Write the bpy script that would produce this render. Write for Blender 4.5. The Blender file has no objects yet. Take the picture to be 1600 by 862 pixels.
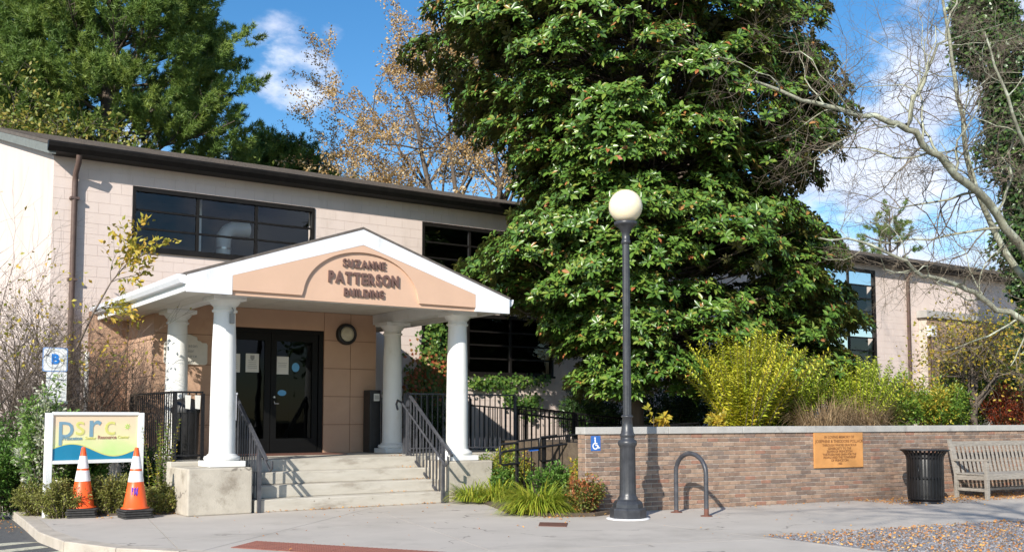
import bpy, math, random
import numpy as np
from mathutils import Vector, Matrix
R = math.radians
random.seed(7)
rng = np.random.default_rng(11)
S = bpy.context.scene
COL = S.collection

# ------------------------------------------------------------------ camera
YAW, PITCH, FPX, CX, CY, EYE = R(34.4), R(4.0), 1605.0, 800.0, 540.0, 1.4
cd = bpy.data.cameras.new('camera')
cam = bpy.data.objects.new('camera', cd); COL.objects.link(cam); S.camera = cam
cam.location = (0, 0, EYE); cam.rotation_euler = (R(90) + PITCH, 0, -YAW)
cd.sensor_width = 36; cd.lens = FPX / 1600 * 36
cd.shift_y = (CY - 431) / 1600
cd.clip_start = .1; cd.clip_end = 3000

# ------------------------------------------------------------------ sky, sun, exposure
SUN_EL = 28.5
LX, LY = .84, .54                                  # the way the light travels over the ground
S.view_settings.view_transform = 'Standard'; S.view_settings.look = 'None'
S.view_settings.exposure = .46; S.view_settings.gamma = 1
w = bpy.data.worlds.new('World'); S.world = w; w.use_nodes = True
nt = w.node_tree; nt.nodes.clear()
def N(t, typ, **k):
    n = t.nodes.new(typ)
    for a, b in k.items(): setattr(n, a, b)
    return n
out = N(nt, 'ShaderNodeOutputWorld'); bg = N(nt, 'ShaderNodeBackground'); bg.inputs[1].default_value = .10
sky = N(nt, 'ShaderNodeTexSky', sky_type='NISHITA'); sky.sun_disc = False
sky.sun_elevation = R(SUN_EL); sky.sun_rotation = math.atan2(-LX, -LY)
sky.altitude = 50; sky.air_density = 1.0; sky.dust_density = .25; sky.ozone_density = 2.2
hs = N(nt, 'ShaderNodeHueSaturation'); hs.inputs['Saturation'].default_value = 1.32; hs.inputs['Value'].default_value = 1.22
nt.links.new(sky.outputs[0], hs.inputs['Color'])
tc = N(nt, 'ShaderNodeTexCoord')
def pixdir(x, y):
    fw = Vector((math.sin(YAW)*math.cos(PITCH), math.cos(YAW)*math.cos(PITCH), math.sin(PITCH)))
    rt = Vector((math.cos(YAW), -math.sin(YAW), 0)); up = rt.cross(fw)
    return (fw*FPX + rt*(x-CX) - up*(y-CY)).normalized()
noise = N(nt, 'ShaderNodeTexNoise'); noise.inputs['Scale'].default_value = 11; noise.inputs['Detail'].default_value = 9; noise.inputs['Roughness'].default_value = .58
mp = N(nt, 'ShaderNodeMapping'); mp.inputs['Scale'].default_value = (1, 1, 1.9)
nt.links.new(tc.outputs['Generated'], mp.inputs[0]); nt.links.new(mp.outputs[0], noise.inputs['Vector'])
def M(op, a, b=None, c=None, t=nt, clamp=False):
    n = N(t, 'ShaderNodeMath', operation=op, use_clamp=clamp)
    for i, v in enumerate((a, b, c)):
        if v is None: continue
        if isinstance(v, (int, float)): n.inputs[i].default_value = v
        else: t.links.new(v, n.inputs[i])
    return n.outputs[0]
# banks of cloud standing in given directions of the sky: (direction, angular radius in degrees, strength)
banks = [(pixdir(462, 122), 2.2, .66), (pixdir(440, 60), 2.0, .30), (pixdir(330, 215), 1.8, .34), (pixdir(517, 50), .8, .30),
         (pixdir(1450, 330), 6.5, .85), (pixdir(1330, 320), 4.5, .6), (pixdir(1500, 90), 4.8, .7), (pixdir(1600, 60), 5, .85), (pixdir(1540, 230), 5.0, .7),
         (pixdir(1430, 90), 3, .36), (pixdir(240, 330), 5, .5), (Vector((.9, -.3, .3)).normalized(), 16, .9), (Vector((.3, -.9, .35)).normalized(), 18, .8),
         (Vector((-.8, .4, .35)).normalized(), 14, .8), (Vector((-.3, .8, .5)).normalized(), 7, .5)]
acc = None
nrm = N(nt, 'ShaderNodeVectorMath', operation='NORMALIZE'); nt.links.new(tc.outputs['Generated'], nrm.inputs[0])
for d, rad, st in banks:
    vm = N(nt, 'ShaderNodeVectorMath', operation='DOT_PRODUCT'); nt.links.new(nrm.outputs[0], vm.inputs[0]); vm.inputs[1].default_value = d
    mr = N(nt, 'ShaderNodeMapRange', interpolation_type='SMOOTHSTEP')
    mr.inputs['From Min'].default_value = math.cos(R(rad*1.35)); mr.inputs['From Max'].default_value = math.cos(R(rad*.15))
    mr.inputs['To Max'].default_value = st
    nt.links.new(vm.outputs['Value'], mr.inputs['Value'])
    acc = mr.outputs[0] if acc is None else M('MAXIMUM', acc, mr.outputs[0])
dens = M('ADD', acc, M('MULTIPLY', M('SUBTRACT', noise.outputs[0], .5), 3.4))
dens = M('MULTIPLY', dens, M('MULTIPLY', acc, 3.0, clamp=True))
cm = N(nt, 'ShaderNodeMapRange', interpolation_type='SMOOTHSTEP'); cm.inputs['From Min'].default_value = .18; cm.inputs['From Max'].default_value = .95; cm.inputs['To Max'].default_value = .93
nt.links.new(dens, cm.inputs['Value'])
n2 = N(nt, 'ShaderNodeTexNoise'); n2.inputs['Scale'].default_value = 15; n2.inputs['Detail'].default_value = 6
nt.links.new(mp.outputs[0], n2.inputs['Vector'])
cr = N(nt, 'ShaderNodeMix', data_type='RGBA'); cr.inputs[6].default_value = (4.3, 5.1, 7.3, 1); cr.inputs[7].default_value = (8.6, 8.9, 9.6, 1)
nt.links.new(M('MULTIPLY_ADD', n2.outputs[0], 2.6, -.75, clamp=True), cr.inputs[0])
mx = N(nt, 'ShaderNodeMix', data_type='RGBA')
nt.links.new(cm.outputs[0], mx.inputs[0]); nt.links.new(hs.outputs[0], mx.inputs[6]); nt.links.new(cr.outputs[2], mx.inputs[7])
nt.links.new(mx.outputs[2], bg.inputs[0]); nt.links.new(bg.outputs[0], out.inputs[0])
sd = bpy.data.lights.new('sun', 'SUN'); sd.energy = 5.0; sd.angle = R(.53); sd.color = (1, .94, .84)
sun = bpy.data.objects.new('sun', sd); COL.objects.link(sun)
sun.rotation_euler = Vector((LX, LY, -math.hypot(LX, LY)*math.tan(R(SUN_EL)))).to_track_quat('-Z', 'Y').to_euler()
sun.location = (-20, -15, 20)
S.cycles.max_bounces = 8; S.cycles.transparent_max_bounces = 12

# ------------------------------------------------------------------ materials
def rgb(c): return (c[0], c[1], c[2], 1)
def mat(name, c1, c2=None, scale=6, rough=.7, bump=0, bscale=40, detail=6, metal=0, spec=.5, rnd=None, c3=None, s3=1.2, t3=(.55, .7), stretch=None, lo=.35, hi=.65, spots=None, cracks=None):
    m = bpy.data.materials.new(name); m.use_nodes = True; t = m.node_tree
    p = t.nodes['Principled BSDF']; p.inputs['Roughness'].default_value = rough; p.inputs['Metallic'].default_value = metal
    p.inputs['Specular IOR Level'].default_value = spec
    g = N(t, 'ShaderNodeNewGeometry'); pos = g.outputs['Position']
    if stretch:
        q = N(t, 'ShaderNodeMapping'); q.inputs['Scale'].default_value = stretch; t.links.new(pos, q.inputs[0]); pos = q.outputs[0]
    col = None
    if c2 is not None:
        n = N(t, 'ShaderNodeTexNoise'); n.inputs['Scale'].default_value = scale; n.inputs['Detail'].default_value = detail; n.inputs['Roughness'].default_value = .6
        t.links.new(pos, n.inputs['Vector'])
        r = N(t, 'ShaderNodeMapRange'); r.inputs['From Min'].default_value = lo; r.inputs['From Max'].default_value = hi; t.links.new(n.outputs[0], r.inputs[0])
        x = N(t, 'ShaderNodeMix', data_type='RGBA'); x.inputs[6].default_value = rgb(c1); x.inputs[7].default_value = rgb(c2)
        t.links.new(r.outputs[0], x.inputs[0]); col = x.outputs[2]
    if rnd:                                         # list of colours picked per object
        oi = N(t, 'ShaderNodeObjectInfo'); ra = N(t, 'ShaderNodeValToRGB'); ra.color_ramp.interpolation = 'CONSTANT'
        e = ra.color_ramp.elements
        while len(e) < len(rnd): e.new(.5)
        for i, c in enumerate(rnd): e[i].position = i/len(rnd); e[i].color = rgb(c)
        a = N(t, 'ShaderNodeAttribute', attribute_name='var')
        t.links.new(M('FRACT', M('ADD', oi.outputs['Random'], a.outputs['Fac'], t=t), t=t), ra.inputs[0])
        if col is None: col = ra.outputs[0]
        else:
            y = N(t, 'ShaderNodeMix', data_type='RGBA', blend_type='MULTIPLY'); y.inputs[0].default_value = 1
            t.links.new(ra.outputs[0], y.inputs[6]); t.links.new(col, y.inputs[7]); col = y.outputs[2]
    if c3 is not None:
        n = N(t, 'ShaderNodeTexNoise'); n.inputs['Scale'].default_value = s3; n.inputs['Detail'].default_value = 8; n.inputs['Roughness'].default_value = .68
        t.links.new(pos, n.inputs['Vector'])
        r = N(t, 'ShaderNodeMapRange', interpolation_type='SMOOTHSTEP'); r.inputs['From Min'].default_value = t3[0]; r.inputs['From Max'].default_value = t3[1]; t.links.new(n.outputs[0], r.inputs[0])
        x = N(t, 'ShaderNodeMix', data_type='RGBA'); x.inputs[7].default_value = rgb(c3)
        if col is None: x.inputs[6].default_value = rgb(c1)
        else: t.links.new(col, x.inputs[6])
        t.links.new(r.outputs[0], x.inputs[0]); col = x.outputs[2]
    for kind, c4 in (('spots', spots), ('cracks', cracks)):
        if not c4: continue
        v = N(t, 'ShaderNodeTexVoronoi'); r = N(t, 'ShaderNodeMapRange', interpolation_type='SMOOTHSTEP'); nn = N(t, 'ShaderNodeTexNoise'); nn.inputs['Scale'].default_value = 1.4 if kind == 'spots' else 2.5; nn.inputs['Detail'].default_value = 6
        t.links.new(g.outputs['Position'], nn.inputs['Vector']); mxv = N(t, 'ShaderNodeMix', data_type='VECTOR'); mxv.inputs[0].default_value = .06 if kind == 'spots' else .35
        t.links.new(g.outputs['Position'], mxv.inputs[4]); t.links.new(nn.outputs['Color'], mxv.inputs[5]); t.links.new(mxv.outputs[1], v.inputs['Vector'])
        if kind == 'spots': v.inputs['Scale'].default_value = 5.5; r.inputs['From Min'].default_value = .10; r.inputs['From Max'].default_value = .035
        else: v.feature = 'DISTANCE_TO_EDGE'; v.inputs['Scale'].default_value = .45; r.inputs['From Min'].default_value = .006; r.inputs['From Max'].default_value = .001
        t.links.new(v.outputs['Distance'], r.inputs[0]); r.inputs['To Min'].default_value = 0; r.inputs['To Max'].default_value = .75
        gate = N(t, 'ShaderNodeMapRange'); gate.inputs['From Min'].default_value = .50; gate.inputs['From Max'].default_value = .58; t.links.new(nn.outputs[0], gate.inputs[0])
        x = N(t, 'ShaderNodeMix', data_type='RGBA'); t.links.new(M('MULTIPLY', r.outputs[0], gate.outputs[0], t=t), x.inputs[0]); t.links.new(col, x.inputs[6]); x.inputs[7].default_value = rgb(c4); col = x.outputs[2]
    if col is None: p.inputs['Base Color'].default_value = rgb(c1)
    else: t.links.new(col, p.inputs['Base Color'])
    if bump:
        n = N(t, 'ShaderNodeTexNoise'); n.inputs['Scale'].default_value = bscale; n.inputs['Detail'].default_value = 5
        t.links.new(pos, n.inputs['Vector'])
        b = N(t, 'ShaderNodeBump'); b.inputs['Strength'].default_value = bump; b.inputs['Distance'].default_value = .01
        t.links.new(n.outputs[0], b.inputs['Height']); t.links.new(b.outputs[0], p.inputs['Normal'])
    return m
def leafmat(name, stops, rough=.5, trans=.25, back=None, spec=.5):
    m = bpy.data.materials.new(name); m.use_nodes = True; t = m.node_tree
    p = t.nodes['Principled BSDF']; p.inputs['Roughness'].default_value = rough; p.inputs['Specular IOR Level'].default_value = spec
    o = [n for n in t.nodes if n.type == 'OUTPUT_MATERIAL'][0]
    a = N(t, 'ShaderNodeAttribute', attribute_name='var'); ra = N(t, 'ShaderNodeValToRGB'); e = ra.color_ramp.elements
    while len(e) < len(stops): e.new(.5)
    for i, (q, c) in enumerate(stops): e[i].position = q; e[i].color = rgb(c)
    oi = N(t, 'ShaderNodeObjectInfo')
    t.links.new(a.outputs['Fac'], ra.inputs[0]); col = ra.outputs[0]
    if back:
        g = N(t, 'ShaderNodeNewGeometry'); x = N(t, 'ShaderNodeMix', data_type='RGBA'); x.inputs[7].default_value = rgb(back)
        t.links.new(M('MULTIPLY', g.outputs['Backfacing'], .75, t=t), x.inputs[0]); t.links.new(col, x.inputs[6]); col = x.outputs[2]
    t.links.new(col, p.inputs['Base Color'])
    tr = N(t, 'ShaderNodeBsdfTranslucent'); t.links.new(col, tr.inputs[0])
    ms = N(t, 'ShaderNodeMixShader'); ms.inputs[0].default_value = trans
    t.links.new(p.outputs[0], ms.inputs[1]); t.links.new(tr.outputs[0], ms.inputs[2]); t.links.new(ms.outputs[0], o.inputs[0])
    return m
def glassmat(name, tint, refl=.1):
    m = bpy.data.materials.new(name); m.use_nodes = True; t = m.node_tree; t.nodes.clear()
    o = N(t, 'ShaderNodeOutputMaterial'); gl = N(t, 'ShaderNodeBsdfGlossy'); gl.inputs['Roughness'].default_value = .015; gl.inputs[0].default_value = (.9, .95, 1, 1)
    tr = N(t, 'ShaderNodeBsdfTransparent'); tr.inputs[0].default_value = rgb(tint)
    fr = N(t, 'ShaderNodeFresnel'); fr.inputs[0].default_value = 1.5
    b = N(t, 'ShaderNodeBump'); b.inputs['Strength'].default_value = .12; b.inputs['Distance'].default_value = .01
    n = N(t, 'ShaderNodeTexNoise'); n.inputs['Scale'].default_value = 2.5; n.inputs['Detail'].default_value = 1
    g = N(t, 'ShaderNodeNewGeometry'); t.links.new(g.outputs['Position'], n.inputs[0]); t.links.new(n.outputs[0], b.inputs['Height']); t.links.new(b.outputs[0], gl.inputs['Normal'])
    ms = N(t, 'ShaderNodeMixShader'); t.links.new(M('ADD', fr.outputs[0], refl, t=t, clamp=True), ms.inputs[0])
    t.links.new(tr.outputs[0], ms.inputs[1]); t.links.new(gl.outputs[0], ms.inputs[2]); t.links.new(ms.outputs[0], o.inputs[0])
    return m
MT = {}
MT['block'] = mat('painted_block', (.66, .55, .495), (.70, .59, .535), 1.2, .85, .35, 90, c3=(.54, .45, .39), s3=1.6, t3=(.5, .8), stretch=(1, 1, .3))
MT['stucco'] = mat('tan_stucco', (.50, .32, .22), (.54, .35, .24), 2, .9, .3, 160, c3=(.46, .285, .195), s3=1.1)
MT['tanboard'] = mat('tan_painted_board', (.62, .41, .29), (.65, .43, .305), 3, .7, .1, 60)
MT['joint'] = mat('dark_joint_sealant', (.24, .13, .08), rough=.9)  # dark brown backing that shows in the gaps between stucco panels
MT['white'] = mat('white_paint', (.80, .80, .78), (.74, .74, .71), 5, .45, .05, 60, c3=(.56, .53, .46), s3=3.5, t3=(.56, .8), stretch=(1, 1, .45))
MT['fascia'] = mat('white_metal_fascia', (.80, .82, .86), (.74, .76, .80), 4, .4, c3=(.58, .58, .56), s3=4, t3=(.58, .8), stretch=(1, 1, .4))
MT['soffit'] = mat('cream_soffit', (.68, .65, .58), (.62, .59, .52), 6, .7)
MT['darktrim'] = mat('dark_bronze_metal', (.008, .007, .0065), (.014, .012, .011), 8, .5, spec=.25, bump=.1, bscale=60) if 1 else mat('x', (.014, .012, .011), (.022, .019, .017), 8, .45, .1, 60)
MT['doorframe'] = mat('black_anodised_frame', (.005, .005, .005), rough=.5, spec=.2)
MT['brownpipe'] = mat('brown_painted_metal', (.10, .065, .055), (.13, .085, .07), 8, .45)
MT['shingle'] = mat('asphalt_shingle', (.10, .085, .075), (.15, .13, .115), 12, .95, .5, 120, rnd=[(.8, .8, .8), (1, 1, 1), (1.15, 1.1, 1.05), (.9, .88, .85)])
MT['black'] = mat('black_painted_steel', (.009, .009, .01), (.016, .016, .018), 14, .36, .12, 50, spec=.35)
MT['rail'] = mat('worn_grey_black_steel', (.04, .042, .05), (.075, .077, .088), 9, .42, .15, 60, c3=(.16, .07, .045), s3=4, t3=(.67, .74))
MT['blackplastic'] = mat('black_plastic', (.012, .012, .013), (.02, .02, .021), 12, .42)
MT['rubber'] = mat('black_rubber', (.02, .02, .021), (.04, .038, .036), 20, .8, .3, 60)
MT['concrete'] = mat('old_concrete', (.50, .455, .38), (.40, .36, .30), 3.2, .9, .5, 70, c3=(.24, .205, .16), s3=2.2, t3=(.48, .70), cracks=(.14, .12, .10))
MT['step'] = mat('step_concrete', (.52, .485, .42), (.45, .415, .35), 3, .9, .4, 90, c3=(.31, .27, .22), s3=2.2, t3=(.5, .72), stretch=(.6, 1, 2.5), spots=(.18, .14, .10))
MT['walk'] = mat('sidewalk_concrete', (.50, .455, .405), (.44, .40, .355), .9, .9, .3, 130, c3=(.37, .335, .295), s3=.6, t3=(.5, .72), detail=12, spots=(.20, .18, .155), cracks=(.16, .14, .12))
MT['kerb'] = mat('kerb_concrete', (.50, .44, .37), (.40, .35, .29), 3.5, .9, .5, 60, c3=(.24, .21, .18), s3=3, t3=(.56, .72))
MT['asphalt'] = mat('asphalt', (.075, .075, .078), (.12, .118, .115), 30, .92, .8, 160, c3=(.16, .155, .15), s3=2)
MT['roadpaint'] = mat('pale_road_paint', (.62, .58, .42), (.45, .43, .34), 9, .8, .3, 90, c3=(.16, .155, .15), s3=14, t3=(.56, .62))
MT['tactile'] = mat('brick_red_tactile', (.30, .115, .08), (.24, .09, .065), 6, .75, .2, 60, c3=(.20, .09, .065), s3=2.3)
MT['soil'] = mat('dark_soil', (.07, .05, .035), (.12, .09, .06), 8, .95, 1, 30)
MT['ground'] = mat('dry_grass_ground', (.10, .11, .04), (.16, .14, .06), .6, .95, .5, 10)
MT['brick'] = mat('weathered_brick', (.94, .84, .78), (.58, .51, .47), 14, .92, .5, 120, lo=.3, hi=.7,
                  rnd=[(.36, .26, .20), (.29, .215, .17), (.40, .30, .23), (.24, .19, .16), (.36, .28, .22), (.37, .22, .165), (.33, .265, .22), (.44, .345, .27), (.30, .225, .175), (.38, .285, .22), (.27, .22, .19), (.41, .31, .235)],
                  c3=(.42, .20, .13), s3=1.7, t3=(.62, .74))
MT['oldbrick'] = mat('yellow_brown_brick', (1, .98, .95), (.8, .78, .75), 10, .92, rnd=[(.42, .30, .20), (.36, .25, .17), (.46, .34, .23), (.32, .22, .15), (.40, .27, .18)])
MT['mortar'] = mat('mortar', (.62, .56, .49), (.50, .44, .38), 7, .95, .5, 80, c3=(.22, .18, .15), s3=1.3)
MT['cap'] = mat('cap_stone', (.44, .425, .40), (.36, .35, .33), 4, .9, .4, 60, c3=(.24, .23, .22), s3=2.4, t3=(.55, .72))
MT['glass'] = glassmat('dark_window_glass', (.92, .94, .94), .005)
MT['doorglass'] = glassmat('door_glass', (.12, .13, .14), -.025)
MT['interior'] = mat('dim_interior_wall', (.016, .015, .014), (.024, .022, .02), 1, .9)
MT['duct'] = mat('white_duct_metal', (.78, .80, .78), (.7, .72, .7), 3, .35)
MT['globe'] = bpy.data.materials.new('cream_globe_acrylic'); MT['globe'].use_nodes = True
_p = MT['globe'].node_tree.nodes['Principled BSDF']; _p.inputs['Base Color'].default_value = (.86, .76, .55, 1); _p.inputs['Roughness'].default_value = .22
_p.inputs['Subsurface Weight'].default_value = .35; _p.inputs['Subsurface Radius'].default_value = (.12, .09, .05)
MT['post'] = mat('dark_grey_cast_iron', (.028, .03, .036), (.045, .048, .055), 10, .38, .15, 50, c3=(.12, .10, .085), s3=5, t3=(.70, .76))
MT['orange'] = mat('orange_cone_plastic', (.84, .115, .02), (.78, .10, .02), 8, .4, c3=(.55, .10, .04), s3=6, t3=(.66, .76))
MT['reflector'] = mat('white_reflective_collar', (.80, .79, .80), (.70, .68, .69), 16, .35)
MT['wood'] = mat('weathered_teak', (.34, .31, .27), (.23, .205, .175), 8, .85, .4, 60, stretch=(1, 1, 6))
MT['plaque'] = mat('orange_wood_plaque', (.62, .30, .10), (.55, .255, .08), 5, .5, .1, 40, c3=(.36, .17, .065), s3=3.5, t3=(.6, .78))
MT['plaqueink'] = mat('brown_engraving', (.20, .085, .03), rough=.7)
MT['letter'] = mat('brown_letters', (.15, .085, .07), rough=.5)
MT['blue'] = mat('sign_blue', (.035, .13, .42), rough=.4)
MT['bblue'] = mat('bright_blue', (.02, .22, .68), rough=.4)
MT['paleblue'] = mat('pale_blue_border', (.22, .36, .66), rough=.4)
MT['signwhite'] = mat('sign_white', (.80, .82, .82), rough=.4)
MT['cleanwhite'] = mat('white_print', (.8, .8, .8), rough=.5)
MT['yellowposter'] = None
MT['teal'] = mat('teal_print', (.01, .23, .40), rough=.45)
MT['inkblue'] = mat('dusty_blue_print', (.20, .35, .45), rough=.5)
MT['limeink'] = mat('faded_lime_print', (.70, .68, .20), rough=.5)
MT['inkred'] = mat('dull_red_print', (.42, .22, .16), rough=.5)
MT['paper'] = mat('white_paper', (.66, .65, .60), rough=.8)
MT['grey'] = mat('grey_print', (.28, .28, .27), rough=.8)
MT['sticker'] = mat('blue_sticker', (.10, .34, .60), rough=.4)
MT['chrome'] = mat('brushed_metal', (.55, .55, .55), rough=.3, metal=1)
MT['cream'] = mat('cream_lens', (.60, .56, .42), (.5, .46, .34), 8, .35)
MT['signcream'] = mat('off_white_sign', (.72, .68, .60), (.66, .62, .54), 9, .6)
MT['purple'] = mat('purple_marker', (.16, .05, .5), rough=.5)
MT['bluetarp'] = mat('blue_plastic', (.03, .17, .65), rough=.4)
MT['rust'] = mat('rusty_iron', (.16, .065, .045), (.11, .05, .035), 20, .8, .4, 60)
MT['bark'] = mat('grey_brown_bark', (.14, .11, .085), (.09, .07, .055), 10, .95, 1, 25, stretch=(1, 1, .3))
MT['lichen'] = mat('pale_lichen_bark', (.36, .37, .27), (.20, .19, .15), 7, .95, .9, 22, c3=(.50, .53, .42), s3=3.5, t3=(.5, .62))
MT['twig'] = mat('brown_twig', (.17, .13, .10), (.10, .08, .065), 9, .9)
MT['palebark'] = mat('pale_bark', (.22, .18, .135), (.13, .105, .08), 6, .9, .6, 20)
MT['gravel'] = mat('grey_gravel', (.26, .25, .255), (.17, .165, .17), 50, .95, 1, 50)
# sign face: yellow running into pink and green print
def poster():
    m = mat('printed_sign_face', (.86, .66, .38), rough=.4); t = m.node_tree; p = t.nodes['Principled BSDF']
    tcn = N(t, 'ShaderNodeTexCoord'); sx = N(t, 'ShaderNodeSeparateXYZ'); t.links.new(tcn.outputs['Generated'], sx.inputs[0])
    nz = N(t, 'ShaderNodeTexNoise'); nz.inputs['Scale'].default_value = 2.2; nz.inputs['Detail'].default_value = 3; t.links.new(tcn.outputs['Generated'], nz.inputs[0])
    ra = N(t, 'ShaderNodeValToRGB'); e = ra.color_ramp.elements; e.new(.5)
    for i, (q, c) in enumerate(((.1, (.58, .80, .30)), (.45, (.82, .78, .44)), (.8, (.86, .66, .46)))): e[i].position = q; e[i].color = rgb(c)
    t.links.new(M('ADD', sx.outputs[2], M('MULTIPLY_ADD', nz.outputs[0], .7, -.35, t=t), t=t), ra.inputs[0])
    t.links.new(ra.outputs[0], p.inputs['Base Color']); return m
MT['poster'] = poster()
# foliage
G = leafmat
MT['magnolia'] = G('magnolia_leaf', [(0, (.048, .11, .02)), (.45, (.09, .185, .03)), (.8, (.15, .26, .04)), (.955, (.22, .28, .05)), (.98, (.38, .20, .06)), (1, (.40, .13, .06))], .33, .18, back=(.14, .115, .04), spec=.6)
MT['pine'] = G('pine_needles', [(0, (.08, .15, .03)), (.5, (.15, .24, .045)), (1, (.27, .34, .065))], .55, .25)
MT['brownpine'] = G('brown_needles', [(0, (.18, .09, .05)), (1, (.28, .13, .08))], .7, .2)
MT['olive'] = G('olive_yellow_leaf', [(0, (.10, .16, .03)), (.5, (.20, .23, .04)), (1, (.36, .28, .05))], .5, .3)
MT['tanleaf'] = G('tan_autumn_leaf', [(0, (.34, .20, .08)), (.5, (.54, .35, .13)), (.85, (.60, .46, .24)), (1, (.62, .55, .42))], .6, .3)
MT['yellow'] = G('yellow_leaf', [(0, (.28, .30, .05)), (.5, (.50, .42, .05)), (1, (.62, .38, .05))], .5, .35)
MT['lime'] = G('lime_yellow_leaf', [(0, (.34, .44, .04)), (.5, (.56, .58, .05)), (.92, (.68, .60, .05)), (1, (.55, .28, .06))], .5, .35)
MT['lime2'] = G('green_lime_leaf', [(0, (.24, .38, .04)), (.5, (.44, .54, .05)), (1, (.62, .60, .06))], .5, .35)
MT['hedge'] = G('green_yellow_hedge_leaf', [(0, (.09, .19, .03)), (.45, (.18, .29, .04)), (.72, (.42, .40, .05)), (1, (.62, .38, .05))], .45, .3)
MT['green'] = G('green_shrub_leaf', [(0, (.07, .16, .03)), (.6, (.14, .27, .045)), (1, (.26, .36, .07))], .45, .28)
MT['dark'] = G('dark_evergreen_leaf', [(0, (.03, .075, .025)), (.6, (.06, .12, .03)), (1, (.12, .19, .045))], .35, .15)
MT['red'] = G('red_leaf', [(0, (.10, .10, .02)), (.35, (.26, .06, .025)), (.8, (.42, .07, .03)), (1, (.48, .18, .05))], .45, .3)
MT['nandina'] = G('nandina_leaf', [(0, (.08, .15, .03)), (.45, (.20, .22, .05)), (.7, (.42, .16, .06)), (1, (.52, .12, .06))], .45, .3)
MT['grasslime'] = G('lime_strap_leaf', [(0, (.18, .28, .03)), (.6, (.36, .42, .045)), (1, (.56, .52, .08))], .4, .35)
MT['straw'] = G('straw_stalk', [(0, (.22, .14, .08)), (.6, (.36, .25, .14)), (1, (.48, .36, .21))], .8, .2)
MT['cover'] = G('ground_cover_leaf', [(0, (.15, .14, .04)), (.5, (.25, .25, .06)), (.85, (.30, .34, .08)), (1, (.42, .30, .13))], .55, .3)
MT['varieg'] = G('variegated_leaf', [(0, (.10, .22, .04)), (.5, (.24, .36, .08)), (.6, (.55, .58, .42)), (1, (.72, .70, .60))], .5, .3)
MT['litter'] = G('fallen_leaf', [(0, (.34, .14, .05)), (.5, (.58, .26, .07)), (1, (.72, .42, .12))], .7, .1)
MT['stone'] = G('pebble', [(0, (.12, .12, .13)), (.5, (.25, .24, .25)), (1, (.42, .40, .40))], .9, 0)
MT['vine'] = G('ivy_leaf', [(0, (.05, .12, .025)), (.6, (.11, .21, .04)), (1, (.22, .31, .06))], .4, .25)

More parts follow.
